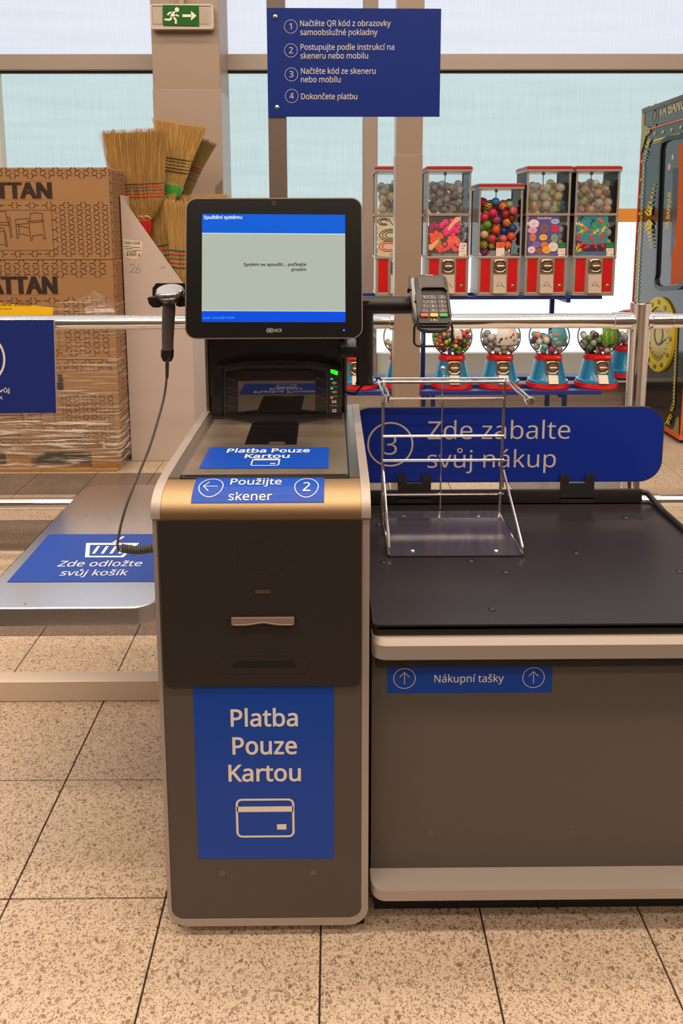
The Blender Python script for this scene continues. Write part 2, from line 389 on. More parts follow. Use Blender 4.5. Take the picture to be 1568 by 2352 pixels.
# wide column behind the brooms
YC = 5.3
cx0, cx1 = PY(350, 205, YC).x, PY(507, 205, YC).x; zc = PY(430, 205, YC).z
col = struct(MB().box((cx0 + .004, YC + .004, 0), (cx1 - .004, YW, 4.8), .004, 1).build('column', COLP), 'wide beige column carrying the exit sign')
MB().box((cx0, YC, 0), (cx1, YW - .02, zc), .003, 1).build('cladding', COLC, col)
# slim near column that the chrome rail meets
YN = 3.05
nx0, nx1 = PY(908, 500, YN - .05).x, PY(968, 500, YN - .05).x
coln = struct(MB().box((nx0, YN - .05, 0), (nx1, YN + .05, 4.8), .003, 1).build('column', mat('slim_column_paint', (148, 131, 118), .22, spec=.6)), 'slim square beige column between the barrier rails')
zj = PY(940, 355, YN - .05).z
MB().box((nx0 - .0012, YN - .0512, 0), (nx1 + .0012, YN + .0512, zj), .002, 1).build('corner_sleeve', mat('slim_column_sleeve', (152, 133, 116), .3), coln)

# ================================================================== SELF CHECKOUT KIOSK
KF, KL, KR, KB = 1.34, -.3502, .0712, 2.0
kio = thing('self_checkout_kiosk', 'tall grey self-checkout kiosk with touch screen, scanner deck and blue payment stickers', 'self checkout', ((KL + KR) / 2, KF, 0))
fp = front(KF)
def ubottom(x0, x1, z0, z1, r, n=8): return rrect(x0, z0, x1, z1, r, n, (1, 1, 0, 0))
zf = PY(600, 1190, KF).z - .001; zb = .028
mb = MB().slab(fp, ubottom(KL, KR, zb, zf, .042), 0, -(KB - KF)); mb.build('body', SILVER, kio)
# proud rounded edging
i0 = PY(384, 1800, KF).x; i1 = PY(830, 1800, KF).x
MB().ring(fp, ubottom(KL, KR, zb, zf, .042), ubottom(i0, i1, zb + .017, zf - .002, .026), .004, -.001).build('edge_trim', SILVER, kio)
zsplit = PY(600, 1571, KF).z
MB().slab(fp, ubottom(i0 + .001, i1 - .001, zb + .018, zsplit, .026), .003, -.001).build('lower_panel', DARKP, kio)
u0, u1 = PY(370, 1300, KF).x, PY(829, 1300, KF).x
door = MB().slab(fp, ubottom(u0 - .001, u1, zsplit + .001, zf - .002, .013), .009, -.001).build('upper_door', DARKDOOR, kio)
fd = front(KF - .009)
lnm = mat('door_seam', (18, 16, 15), .8)
sm = MB()
P = pxs(fd, [(545, 1248), (545, 1303), (550, 1308), (607, 1308), (616, 1317), (627, 1321), (638, 1317), (669, 1285), (673, 1275), (672, 1262), (646, 1240), (632, 1232), (622, 1230), (608, 1240), (600, 1246)])
sm.stroke(fd, P, .0008, .0003, True); sm.stroke(fd, rrect(*fd.inv(500, 1549), *fd.inv(712, 1505), .021), .0008, .0003, True)
sm.build('seam_lines', lnm, door)
a0, b0 = fd.inv(583, 1365); a1, b1 = fd.inv(624, 1352)
MB().slab(fd, rrect(a0, b0, a1, b1, .002), .0006, -.001).build('sensor_window', mat('sensor_rim', (14, 12, 12), .5), door)
MB().slab(fd, rrect(a0 + .0015, b0 + .0015, a1 - .0015, b1 - .0015, .001), .001, 0).build('sensor_lens', mat('sensor_lens', (82, 60, 52), .3), door)
a0, b0 = fd.inv(527, 1434); a1, b1 = fd.inv(681, 1413)
MB().slab(fd, rrect(a0, b0, a1, b1, .008), .0006, -.001).build('receipt_slot', mat('slot_dark', (12, 11, 11), .6), door)
a2, b2 = fd.inv(532, 1434); a3, b3 = fd.inv(676, 1416)
lip = MB(); n = 24
up = [(a2 + (a3 - a2) * i / n, b3) for i in range(n + 1)]
lo = [(a2 + (a3 - a2) * i / n, b2 + .0045 * math.exp(-((i / n - .5) / .17) ** 2) + (0.0022 if i in (0, n) else 0)) for i in range(n, -1, -1)]
lip.slab(fd, up + lo, .006, .0008)
lip.build('receipt_lip', mat('receipt_lip_clear', (130, 112, 104), .2, spec=.8), door)
hl = MB().stroke(fd, [(a2 + (a3 - a2) * i / n, b2 + .003 + .005 * math.exp(-((i / n - .5) / .17) ** 2)) for i in range(1, n)], .0012, .0068); hl.build('lip_edge_highlight', mat('lip_highlight', (205, 188, 176), .3), door)  # pale stroke painted as the highlight along the receipt lip
MB().face(fd, pxs(fd, [(533, 1532), (541, 1520), (673, 1519), (679, 1531)]), .0008).build('cash_slot', mat('slot_black', (4, 4, 4), .9), door)
for px in (510, 719):
    a, b = front(KF - .003).inv(px, 2006 if px == 510 else 2005); MB().slab(front(KF - .003), circ(a, b, .0065, 20), .0006, -.001).build('plug', mat('plug_dark', (94, 84, 80), .6), kio)
for x in (PY(425, 2130, 1.37).x, PY(822, 2125, 1.37).x):
    MB().box((x - .014, 1.362, 0), (x + .014, 1.40, zb + .004), .003).build('foot', RUBBER, kio)
    MB().box((x - .014, 1.93, 0), (x + .014, 1.97, zb + .004), .003).build('foot', RUBBER, kio)
# card sticker on the lower panel
f3 = front(KF - .003)
st = MB().face(f3, pxs(f3, [(456, 1972), (767, 1972), (767, 1571.5), (443, 1572)]), .0005).build('card_sticker', BLUE_VINYL, kio); st['label'] = 'tall blue sticker reading Platba Pouze Kartou'
tm = MB()
tm.text('Platba', f3, 530, 684, 1667, 38, .001, .016); tm.text('Pouze', f3, 534, 682, 1731, 38, .001, .016); tm.text('Kartou', f3, 525, 691, 1793, 37, .001, .016)
tm.build('lettering', WHITE, st)
def card_icon(surf, px0, py0, px1, py1, h, band=.2, lw=.0045, chip=((.70, .20), (.86, .34)), corners=None):
    if corners: q = corners
    else: q = [surf.inv(px0, py1), surf.inv(px1, py1), surf.inv(px1, py0), surf.inv(px0, py0)]
    a0 = (q[0][0] + q[3][0]) / 2; a1 = (q[1][0] + q[2][0]) / 2; b0 = q[0][1]; b1 = q[3][1]; W, H_ = a1 - a0, b1 - b0
    m = MB(); r = .14 * H_
    m.fring(surf, rrect(a0, b0, a1, b1, r), rrect(a0 + lw, b0 + lw, a1 - lw, b1 - lw, max(r - lw, 1e-4)), h)
    m.face(surf, [(a0 + lw * .5, b1 - H_ * (band + .14)), (a1 - lw * .5, b1 - H_ * (band + .14)), (a1 - lw * .5, b1 - H_ * band), (a0 + lw * .5, b1 - H_ * band)], h)
    c = chip; m.face(surf, [(a0 + W * c[0][0], b0 + H_ * c[0][1]), (a0 + W * c[1][0], b0 + H_ * c[0][1]), (a0 + W * c[1][0], b0 + H_ * c[1][1]), (a0 + W * c[0][0], b0 + H_ * c[1][1])], h)
    return m
card_icon(f3, 542, 1834, 676, 1923, .001).build('card_symbol', WHITE, st)
# ---- deck: rounded lip and flat top
prof = [(1.332, .9335), (1.3325, .944), (1.336, .955), (1.343, .9645), (1.3545, .9735), (1.372, .9815), (1.402, .9872), (1.44, .9895), (1.51, .9915), (1.66, .992), (1.99, .992)]
PR = Profile(prof)
def sweep(x0, x1, p, base, mat_, name, parent=kio):
    pts = [Vector((x0, y, z)) for y, z in p] + [Vector((x0, p[-1][0], base)), Vector((x0, p[0][0], base))]
    return MB().prism(pts, (x1 - x0, 0, 0)).build(name, mat_, parent, angle=50)
zl = prof[0][1]
sweep(KL - .002, KL + .0165, prof, zl, SILVER, 'deck_side_trim'); sweep(KR - .0165, KR + .002, prof, zl, SILVER, 'deck_side_trim')
ox0, ox1, oy0, oy1 = -.3095, .0335, 1.407, 1.955
dp = [(y, z - .001) for y, z in prof]
sweep(KL + .017, KR - .017, [p for p in dp if p[0] < oy0] + [(oy0, .9866)], zl, STEEL, 'front_lip')
ztop = .9905
MB().box((KL + .017, oy0, .95), (ox0, 1.99, ztop), 0).build('deck_border', STEEL_Y, kio)
MB().box((ox1, oy0, .95), (KR - .017, 1.99, ztop), 0).build('deck_border', STEEL_Y, kio)
MB().box((ox0, oy1, .95), (ox1, 1.99, ztop), 0).build('deck_border', STEEL_Y, kio)
MB().box((ox0, oy0, .94), (ox1, oy1, .962), 0).build('deck_well', BLACKM, kio)
gs = flat(.984)
MB().ring(gs, rrect(ox0 + .001, oy0 + .001, ox1 - .001, oy1, .006), rrect(ox0 + .007, oy0 + .008, ox1 - .007, oy1 - .005, .005), .0045, -.02).build('rubber_gasket', RUBBER, kio)
zp = .9905; pl = flat(zp)
sx0, sx1 = PZ(418, 1087, zp).x, PZ(799, 1087, zp).x
plate = MB().slab(pl, rrect(sx0, 1.4215, sx1, 1.90, .004), 0, -.012).build('scanner_plate', mat('scanner_steel', (190, 172, 152), .42, metal=1, rvar=.05, vscale=6), kio)
MB().fring(pl, rrect(sx0, 1.4215, sx1, 1.90, .004), rrect(sx0 + .0016, 1.4235, sx1 - .0016, 1.899, .003), .0004).build('plate_edge_highlight', mat('plate_edge_highlight', (226, 216, 206), .3, metal=1), plate)  # thin bright ring paints the highlight on the plate's rim
wn = pxs(pl, [(561.5, 1021), (681, 1021.5), (686.5, 972), (579, 972)])
MB().face(pl, wn, .0004).build('scanner_glass', mat('scan_glass', (10, 10, 16), .04, spec=.7), plate)
wi = MB(); wi.face(pl, pxs(pl, [(615, 1021), (656, 1021), (652, 1015), (620, 1015)]), .0007); wi.build('glass_mark', mat('glass_mark', (60, 54, 52), .4), plate)
s1 = MB().face(pl, pxs(pl, [(456.5, 1076.5), (754, 1076.2), (755, 1028), (481.5, 1028)]), .0007).build('plate_sticker', BLUE_VINYL, plate); s1['label'] = 'flat blue sticker reading Platba Pouze Kartou'
tm = MB(); tm.text('Platba Pouze', pl, 520, 711, 1040, 8.5, .0011, .018); tm.text('Kartou', pl, 561, 664, 1052.5, 8.5, .0011, .018); tm.build('lettering', WHITE, plate)
card_icon(pl, 577, 1054.5, 642, 1070.5, .0011, band=.1, lw=.0028, chip=((.68, .22), (.86, .34))).build('card_symbol', WHITE, plate)
# sticker wrapped over the lip
def strip(surf, x0, x1, b0, b1, n, h):
    m = MB(); P = []
    for i in range(n + 1):
        b = b0 + (b1 - b0) * i / n; P += [surf.f(x0, b, h), surf.f(x1, b, h)]
    return m.add(P, [(2 * i, 2 * i + 1, 2 * i + 3, 2 * i + 2) for i in range(n)])
la, lb0 = PR.inv(438, 1155); _, lb1 = PR.inv(600, 1096.5); ra, _ = PR.inv(744, 1155)
s2 = strip(PR, la, ra, lb0, lb1, 16, .0006); s2.fix = False; s2 = s2.build('lip_sticker', BLUE_VINYL, kio); s2['label'] = 'curved blue sticker with arrow, Použijte skener and 2'
tm = MB(); tm.fix = False
def ell(px0, px1, py0, py1, lw, m, surf=PR, h=.0012, n=40):
    xm, ym = (px0 + px1) / 2, (py0 + py1) / 2; a0, _ = surf.inv(px0, ym); a1, _ = surf.inv(px1, ym); _, b0 = surf.inv(xm, py1); _, b1 = surf.inv(xm, py0)
    rx, ry, ca, cb = (a1 - a0) / 2, (b1 - b0) / 2, (a0 + a1) / 2, (b0 + b1) / 2
    m.fring(surf, circ(ca, cb, rx, n, ry), circ(ca, cb, rx - lw, n, ry - lw), h)
ell(455, 512, 1101, 1143, .0017, tm); ell(675.5, 731.5, 1100.5, 1142.5, .0017, tm)
def pstroke(m, surf, pts, w, h):
    q = pxs(surf, pts); R = []
    for i in range(len(q) - 1): R += [Vector(q[i]).lerp(Vector(q[i + 1]), k / 4) for k in range(4)]
    m.stroke(surf, R + [Vector(q[-1])], w, h)
pstroke(tm, PR, [(467, 1118), (500, 1117.5)], .0018, .0012); pstroke(tm, PR, [(481, 1108), (467, 1118), (478, 1128)], .0018, .0012)
tm.build('symbols', WHITE, s2); tm = MB(); tm.fix = False
tm.text('Použijte', PR, 528, 646, 1114, 13, .0013, .006, 6); tm.text('skener', PR, 524, 624, 1149, 16, .0013, .006, 6); tm.text('2', PR, 695, 712, 1128, 19, .0013, .004, 6)
tm.build('lettering', WHITE, s2)
# ---- upright scanner head
hy = 1.862; hp = Plane((0, hy, .99), (1, 0, 0), (0, .0, 1)); hd = -.085
def hx(pts): return pxs(hp, pts)
outer = hx([(487, 955), (487, 858), (492, 850), (512, 847), (560, 839), (640, 836.5), (710, 839), (758, 847), (776, 850), (785, 862), (785, 958)])
MB().slab(hp, outer, -.004, hd).build('scanner_head', BLACK, kio)
arch = hx([(514, 955), (514, 846), (562, 838.5), (706, 838.5), (754, 846), (754, 958)]); inn = hx([(519, 950), (519, 853), (564, 845), (704, 845), (748, 853), (748, 951)])
MB().ring(hp, arch, inn, .004, -.004).build('window_frame', mat('head_frame', (34, 32, 34), .3), kio)
MB().face(hp, inn, -.001).build('recess_panel', mat('recess_dark', (16, 16, 20), .15), kio)
MB().slab(hp, hx([(547, 948), (547, 856), (551, 852), (719, 852), (724, 856), (724, 946)]), .0012, -.001).build('scanner_window', mat('scanner_window', (8, 8, 12), .03, spec=1.0, coat=.8), kio)
for (xa, xb, xc_, xd) in ((521, 545, 545, 521), (726, 746, 746, 726)):
    for k in range(4):
        y = 862 + k * 20
        MB().slab(hp, hx([(xa, y + 8), (xb, y + 14), (xb, y + 11), (xa, y + 4)]), .0025, -.002).build('reflector_fin', mat('fin', (46, 44, 52), .25), kio)
sw = MB().slab(hp, hx([(487, 956), (487, 858), (493, 851), (510, 848), (510, 956)]), .003, -.004).build('left_cheek', BLACK, kio)
for k in range(11):
    y = 862 + k * 4.4
    MB().slab(hp, hx([(492.5, y + 4.4), (505, y - 3.5 + (2 if k == 0 else 0)), (505, y - 1), (492.5, y + 6.2)]), .0038, .001).build('vent_slot', mat('vent_black', (4, 4, 4), .9), sw)
bp = MB().slab(hp, hx([(755, 958), (755, 847), (770, 848), (781, 856), (784, 866), (784, 958)]), .003, -.004).build('button_panel', mat('button_panel', (30, 29, 31), .35), kio)
def led(c, s): return mat('led_%d_%d_%d' % c, (10, 10, 10), .4, emit=c, es=s)
MB().slab(hp, hx([(758.7, 855.5), (758.7, 847.5), (771, 850), (776, 853), (775.5, 861), (770, 860)]), .0042, .002).build('status_light', led((40, 255, 10), 1.3), bp)
for y, c in ((869.5, (40, 255, 140)), (891.5, (40, 255, 140)), (913, (255, 160, 40))):
    a, b = hp.inv(761.5, y); MB().slab(hp, circ(a, b, .0036, 12, .0018), .0042, .002).build('indicator_light', led(c, 1.0), bp)
tm = MB()
for y in (887.5, 909.5, 931): tm.stroke(hp, hx([(758, y), (775.5, y)]), .0008, .0042)
tm.text('0', hp, 764.8, 769.8, 882, 6.5, .0042, .02); tm.face(hp, hx([(762, 877), (762, 881), (764.6, 879)]), .0042); tm.face(hp, hx([(772.4, 877), (772.4, 881), (769.8, 879)]), .0042)
tm.face(hp, hx([(762.5, 898.5), (765, 898.5), (767.5, 896.5), (767.5, 902.5), (765, 900.7), (762.5, 900.7)]), .0042); tm.stroke(hp, hx([(769, 896.8), (770.3, 899.5), (769, 902.4)]), .001, .0042); tm.stroke(hp, hx([(771, 895.8), (772.4, 899.5), (771, 903)]), .001, .0042)
tm.face(hp, hx([(765, 920), (769, 920), (769, 923.5), (765, 923.5)]), .0042)
for sg in (-1, 1):
    tm.stroke(hp, hx([(767 + sg * 2.2, 918), (767 + sg * 3.4, 921.6), (767 + sg * 2.2, 925.5)]), .0009, .0042); tm.stroke(hp, hx([(767 + sg * 3.6, 917.6), (767 + sg * 5, 921.6), (767 + sg * 3.6, 926)]), .0009, .0042)
tm.fring(hp, rrect(*hp.inv(763, 945.5), *hp.inv(772, 939), .001), rrect(*hp.inv(765.3, 943.8), *hp.inv(769.6, 940.4), .001), .0042)
tm.build('button_symbols', WHITE, bp)
# ledge between head and plate
MB().slab(flat(.992), pxs(flat(.992), [(487, 962), (520, 962), (579, 971), (687, 971), (752, 962), (785, 962), (785, 948), (487, 948)]), .004, -.01).build('head_ledge', mat('ledge_dark', (30, 29, 31), .3), kio)
# ---- display column and monitor
py_ = 1.93
tx0, tx1 = PY(472, 850, py_).x, PY(797, 850, py_).x
ztt = PY(600, 700, py_).z
MB().box((tx0 + .006, py_, .96), (tx1 - .006, py_ + .05, ztt), .006).build('display_column', mat('column_black', (24, 23, 26), .25), kio)
for a, b in ((tx0, tx0 + .009), (tx1 - .009, tx1)):
    MB().box((a, py_ - .006, .965), (b, py_ + .05, ztt), .003).build('column_edge', mat('edge_bronze', (120, 108, 98), .35, metal=.5), kio)
# hood over the scanner head
MB().prism([(tx0 + .012, py_, 1.03), (tx0 + .012, py_, ztt - .06), (tx0 + .012, py_ - .012, ztt - .07), (tx0 + .012, py_ - .012, 1.09)], (tx1 - tx0 - .024, 0, 0)).build('column_face', mat('column_black', (24, 23, 26), .25), kio)
fcol = front(py_ - .0122)
tm = MB()
def ncr(m, surf, x, y, s, h):      # linked-rings emblem and letters
    for k in (-1, 1):
        c = surf.inv(x + k * 4.2 * s, y); r = abs(surf.inv(x + 6.0 * s, y)[0] - surf.inv(x, y)[0])
        m.fring(surf, circ(*c, r, 24), circ(*c, r * .72, 24), h); m.fring(surf, circ(*c, r * .5, 20), circ(*c, r * .26, 20), h)
    m.text('NCR', surf, x + 12 * s, x + 32 * s, y + 4.2 * s, 8.4 * s, h, .025)
ncr(tm, fcol, 624, 835, .9, .0006); tm.build('emblem', mat('emblem_dim', (60, 56, 58), .4), kio)
BL = PY(425, 777, 1.70); TL = PY(427, 455, 1.762)
mp_ = Plane(BL, (1, 0, 0), (0, TL.y - BL.y, TL.z - BL.z))
A0, B0 = mp_.inv(424.5, 777.5); A1, B1 = mp_.inv(831.5, 454)
B0 = mp_.inv(600, 778)[1]
mon = MB(); 
hh = [(.0, .0), (.004, -.006), (.004, -.03), (.02, -.036)]
o1 = rrect(A0, B0, A1, B1, .026, 8)
mon.slab(mp_, o1, 0, -.032); MONM = mat('monitor_case', (150, 138, 130), .3, metal=.6)
mon = mon.build('monitor', MONM, kio); mon['label'] = 'tilted touch screen monitor with a start-up message'
MB().slab(mp_, rrect(A0 + .0028, B0 + .0028, A1 - .0028, B1 - .0028, .0235, 8), .0012, -.001).build('bezel', mat('monitor_bezel', (10, 9, 12), .3, spec=.35), mon)
MB().box((-.2, 1.735, 1.30), (-.08, py_ + .01, 1.42), .01).build('monitor_mount', BLACK, kio)
def em(name, c, s=1.0): return mat(name, (0, 0, 0), .5, emit=c, es=s, spec=.1)
def quad(surf, pts, h, name, m, par): return MB().face(surf, pxs(surf, pts), h).build(name, m, par)
quad(mp_, [(463.3, 739.5), (793, 740.3), (792.3, 493.5), (464.3, 491.5)], .0016, 'screen', em('screen_grey', (178, 186, 172)), mon)
quad(mp_, [(464.2, 535), (792.4, 537), (792.3, 493.5), (464.3, 491.5)], .002, 'screen_header', em('screen_header', (4, 94, 214)), mon)
quad(mp_, [(463.3, 739.5), (793, 740.3), (793, 715.8), (463.4, 714.5)], .002, 'screen_footer', em('screen_footer', (2, 78, 224)), mon)
ls = MB(); ls.face(mp_, pxs(mp_, [(464.2, 537), (792.4, 539), (792.4, 537), (464.2, 535)]), .0021); ls.face(mp_, pxs(mp_, [(463.4, 714.5), (793, 715.8), (793, 714), (463.4, 713)]), .0021); ls.build('screen_rule', em('screen_rule', (214, 222, 222)), mon)
tm = MB(); tm.text('Spuštění systému', mp_, 468, 556, 503, 7.2, .0024, .022); tm.build('screen_title', em('screen_white', (240, 244, 255)), mon)
tm = MB(); tm.text('Systém se spouští... počkejte', mp_, 559.5, 703, 611, 6.6, .0024, .022); tm.text('prosím', mp_, 669.5, 703, 622.5, 6.6, .0024, .022); tm.build('screen_message', em('screen_black', (28, 30, 26)), mon)
tm = MB(); tm.text('čtvrtek 1. června 2023 11:20:50', mp_, 466.5, 538, 732.3, 4.6, .0024, 0); tm.build('screen_date', em('screen_cyan', (90, 190, 240)), mon)
tm = MB(); ncr(tm, mp_, 620, 759, .85, .0018); tm.build('monitor_emblem', mat('emblem_grey', (150, 146, 146), .4), mon)
a, b = mp_.inv(629, 467); MB().slab(mp_, circ(a, b, .0052, 24), .0022, 0).build('webcam_ring', mat('webcam_ring', (78, 68, 64), .3), mon); MB().slab(mp_, circ(a, b, .0030, 20), .0026, 0).build('webcam_lens', mat('webcam_lens', (34, 30, 34), .1), mon)
a, b = mp_.inv(789.5, 758.5); MB().slab(mp_, circ(a, b, .0022, 12), .002, 0).build('power_light', led((90, 90, 255), 2.2), mon)
# ---- holder for the hand scanner (left of the monitor)
HY = 1.80; fh = front(HY)
hold = MB()
hold.slab(front(HY + .045), pxs(front(HY + .045), [(350, 690), (350, 662), (358, 651), (440, 651), (440, 690)]), 0, -.012)
hold.box(PY(420, 672, HY + .05), PY(470, 684, HY + .13), .004)
hold.build('scanner_holder', BLACK, kio)
for q in ([(338, 684), (342, 698), (350, 706), (364, 707), (374, 702), (374, 690), (363, 683)], [(404, 690), (404, 702), (412, 705), (432, 703), (440, 696), (440, 683), (412, 683)]):
    MB().slab(front(HY - .03), pxs(front(HY - .03), q), 0, -.075).build('holder_prong', BLACK, kio)
# ---- payment arm
AY = 1.86
ar = MB(); c0 = PY(838, 720, AY); rr_ = abs(PY(857, 790, AY).x - PY(818, 790, AY).x) / 2; xc_ = PY(837.5, 800, AY).x
ztop_ = PY(838, 700, AY).z; zbot = PY(838, 880, AY).z
ar.lathe([(rr_, 0), (rr_, ztop_ - zbot + .012)], (xc_, AY, zbot), 24); ar.lathe([(rr_ * 1.12, 0), (rr_ * 1.12, .003)], (xc_, AY, zbot - .002), 24)
ar.build('arm_post', BLACK, kio)
zar = PY(890, 701, AY).z; rr2 = abs(PY(890, 681, AY).z - PY(890, 721, AY).z) / 2
MB().lathe([(rr2, 0), (rr2, PY(950, 700, AY).x - PY(812, 700, AY).x)], (PY(812, 700, AY).x, AY, zar), 24, 'X').build('arm_tube', BLACK, kio)
MB().box((tx1 - .02, AY - .015, zbot + .07), (xc_, AY + .09, zbot + .10), .004).build('arm_bracket', BLACK, kio)
MB().tube(smooth_path([(xc_, AY, zbot), (xc_ - .005, AY, zbot - .006), (xc_ - .02, AY, zbot - .022), (tx1 + .02, AY + .02, zbot - .034), (tx1 - .01, AY + .05, zbot - .034)]), .0028, 8).build('arm_cable', BLACKM, kio)

# ================================================================== CARD TERMINAL on the arm
tp = Plane(PY(997, 744, 1.765), (1, 0, .0), (0, .70, 1))
ter = thing('card_terminal', 'dark grey card payment terminal with red, yellow and green keys on the black arm', 'card terminal', tuple(PY(997, 744, 1.765)))
TG = mat('terminal_grey', (46, 43, 43), .4); TD = mat('terminal_dark', (34, 32, 34), .35)
def tx(p): return pxs(tp, p)
MB().slab(tp, tx([(960, 742), (957, 728), (949, 645), (952, 634), (962, 629), (1014, 629), (1024, 633), (1028, 643), (1038, 722), (1036, 741), (1028, 746), (968, 746)]), -.006, -.034).build('housing', TG, ter)
MB().slab(tp, tx([(962, 741), (960, 728), (952, 645), (955, 636), (964, 631), (1013, 631), (1021, 635), (1025, 645), (1034, 722), (1033, 739), (1026, 742), (968, 742)]), .0, -.010).build('face_plate', mat('terminal_face', (38, 36, 36), .42, spec=.4), ter)
MB().slab(tp, tx([(962, 666), (958, 635), (1015, 635), (1021, 664)]), .0012, -.001).build('display', mat('terminal_screen', (60, 55, 55), .4), ter)
MB().slab(tp, tx([(963, 726), (967, 674), (971, 665), (1018, 664), (1024, 672), (1030, 725)]), .0010, -.001).build('key_well', mat('key_well', (26, 25, 27), .5), ter)
wg = MB().slab(tp, tx([(959, 734), (953, 677), (959, 670), (966, 667), (968, 690), (967, 708), (963, 724)]), .010, -.001)
wg.build('shield_wing', mat('shield', (44, 42, 43), .42), ter)
MB().slab(tp, tx([(1031, 728), (1027, 700), (1024, 674), (1027, 676), (1033, 715), (1034, 726)]), .008, -.001).build('shield_wing', mat('shield', (44, 42, 43), .42), ter)
MB().slab(tp, tx([(962, 668), (969, 661), (1019, 661), (1026, 670), (1024, 671), (1017, 665), (971, 665), (965, 670)]), .011, .001).build('shield_hood', mat('shield', (44, 42, 43), .42), ter)
KEYS = [[(974, '1'), (992, '2'), (1014.3, '3')], [(974, '4'), (992.8, '5'), (1015.3, '6')], [(975, '7'), (994, '8'), (1016, '9')], [(974, '*'), (995.2, '0'), (1017.2, '#')]]
tmk = MB()
for r_, (y, row) in enumerate(zip((683.5, 694, 704, 714), KEYS)):
    for x, ch in row:
        kk = MB().slab(tp, rrect(*tp.inv(x - 8.2, y + 4.4), *tp.inv(x + 8.6, y - 4.0), .002, 3), .0030, .001).build('key', mat('key_rim', (122, 116, 114), .4), ter)
        MB().slab(tp, rrect(*tp.inv(x - 6.6, y + 2.6), *tp.inv(x + 7.2, y - 3.2), .0015, 3), .0036, .003).build('key_cap', mat('key_black', (20, 19, 20), .35), kk)
        tmk.text(ch, tp, x - 2.6, x + .8, y + 2.2, 4.4, .0040, .02); tmk.stroke(tp, tx([(x + 2.8, y + .6), (x + 5.6, y + .6)]), .0011, .0040)
tmk.build('key_legends', mat('legend', (196, 188, 182), .5), ter)
for x, nm, c in ((974.5, 'cancel_key', (214, 52, 44)), (996.2, 'clear_key', (236, 176, 20)), (1018, 'enter_key', (28, 146, 66))):
    MB().slab(tp, rrect(*tp.inv(x - 8.8, 728.6), *tp.inv(x + 8.8, 720.8), .003, 4), .0042, .001).build(nm, mat(nm, c, .35), ter)
tm = MB(); tm.text('ingenico', tp, 976, 994, 633.6, 2.6, .0018, .02)
for x in (990, 1003): tm.face(tp, tx([(x - 1.8, 736.5), (x + 1.8, 736.5), (x, 733.2)]), .0008)
tm.face(tp, tx([(995.4, 736.8), (998.6, 736.8), (998.6, 733.4), (997, 732.6), (995.4, 733.4)]), .0008)
tm.build('markings', mat('legend', (196, 188, 182), .5), ter)
MB().slab(tp, tx([(966, 749), (964, 744), (1032, 744), (1030, 749), (1014, 753), (984, 753)]), -.012, -.030).build('paper_lip', TD, ter)
sd = MB().prism([tp.f(*tp.inv(943, 640), -.002), tp.f(*tp.inv(950, 636), -.002), tp.f(*tp.inv(957, 700), -.002), tp.f(*tp.inv(957, 733), -.002), tp.f(*tp.inv(949, 700), -.002)], tp.n * -.03)
sd.build('card_slot_side', mat('side_bright', (110, 108, 108), .3, metal=.4), ter)
MB().slab(tp, tx([(936, 636), (942, 634), (945, 665), (941, 665), (936, 662)]), .002, -.02).build('cradle_tab', BLACK, ter)
MB().slab(tp, tx([(940, 660), (944, 660), (957, 704), (957, 738), (950, 722)]), -.004, -.036).build('cradle', TD, ter)
hx_ = front(1.775); a0, b0 = hx_.inv(950.5, 795.5); a1, b1 = hx_.inv(1038.5, 741)
MB().tube([hx_.f(a, b) for a, b in rrect(a0, b0, a1, b1, .013, 6)], .0028, 8, True).build('guard_loop', BLACK, ter)
pm = PY(975, 700, AY)
MB().box((pm.x - .035, 1.80, pm.z - .022), (pm.x + .05, AY + .01, pm.z + .018), .005).build('mount_block', BLACK, ter)

# ================================================================== HAND SCANNER in its holder
SY = 1.765
hsc = thing('hand_scanner', 'dark handheld barcode scanner with clear head and coiled cord hanging in its holder', 'barcode scanner', tuple(PY(384, 830, SY)))
ctr = PY(391, 676, SY); tilt = Matrix.Rotation(math.radians(20), 3, 'X')
def tl(mb, prof, c, sx=1.0):
    k = len(mb.v); mb.lathe(prof, (0, 0, 0), 28)
    for i in range(k, len(mb.v)):
        v = mb.v[i]; mb.v[i] = Vector(c) + tilt @ Vector((v.x * sx, v.y, v.z))
    return mb
tl(MB(), [(.010, -.022), (.024, -.016), (.031, -.006), (.033, .001), (.033, .003)], ctr).build('head', mat('scanner_head_grey', (58, 55, 54), .3), hsc)
tl(MB(), [(.0335, .001), (.0345, .003), (.0345, .008), (.0325, .0125), (.030, .014)], ctr).build('clear_rim', mat('scanner_chrome_rim', (190, 190, 192), .12, metal=1), hsc)
tl(MB(), [(.0, .0115), (.022, .012), (.030, .0142)], ctr).build('lens_cover', mat('scanner_lens', (168, 172, 182), .08, spec=1, coat=1), hsc)
tl(MB(), [(.0, .0128), (.014, .013)], ctr, .9).build('lens_window', mat('scanner_red_window', (96, 70, 66), .1), hsc)
hd_ = [(388, 688, 13), (388, 705, 15), (387, 725, 15), (386, 750, 14.6), (385, 780, 13.6), (385, 800, 13.2), (384.5, 806, 14.4), (384, 818, 14.2), (384, 826, 10)]
MB().tube([PY(x, y, SY + .012) for x, y, r in hd_], [r * SY / F for x, y, r in hd_], 20).build('grip', mat('scanner_grip', (70, 65, 62), .32), hsc)
MB().tube([PY(384.5, 803, SY + .011), PY(384, 818, SY + .011), PY(384, 829, SY + .011)], [.0158, .0158, .011], 20).build('grip_cap', BLACK, hsc)
sr = [PY(384, y, SY + .004) for y in (812, 822, 832)] + [PY(383.2, 868, SY + .004)]
MB().tube(sr, [.0068, .0068, .0045, .0036], 12).build('strain_relief', GRAPH, hsc)
rb = MB()
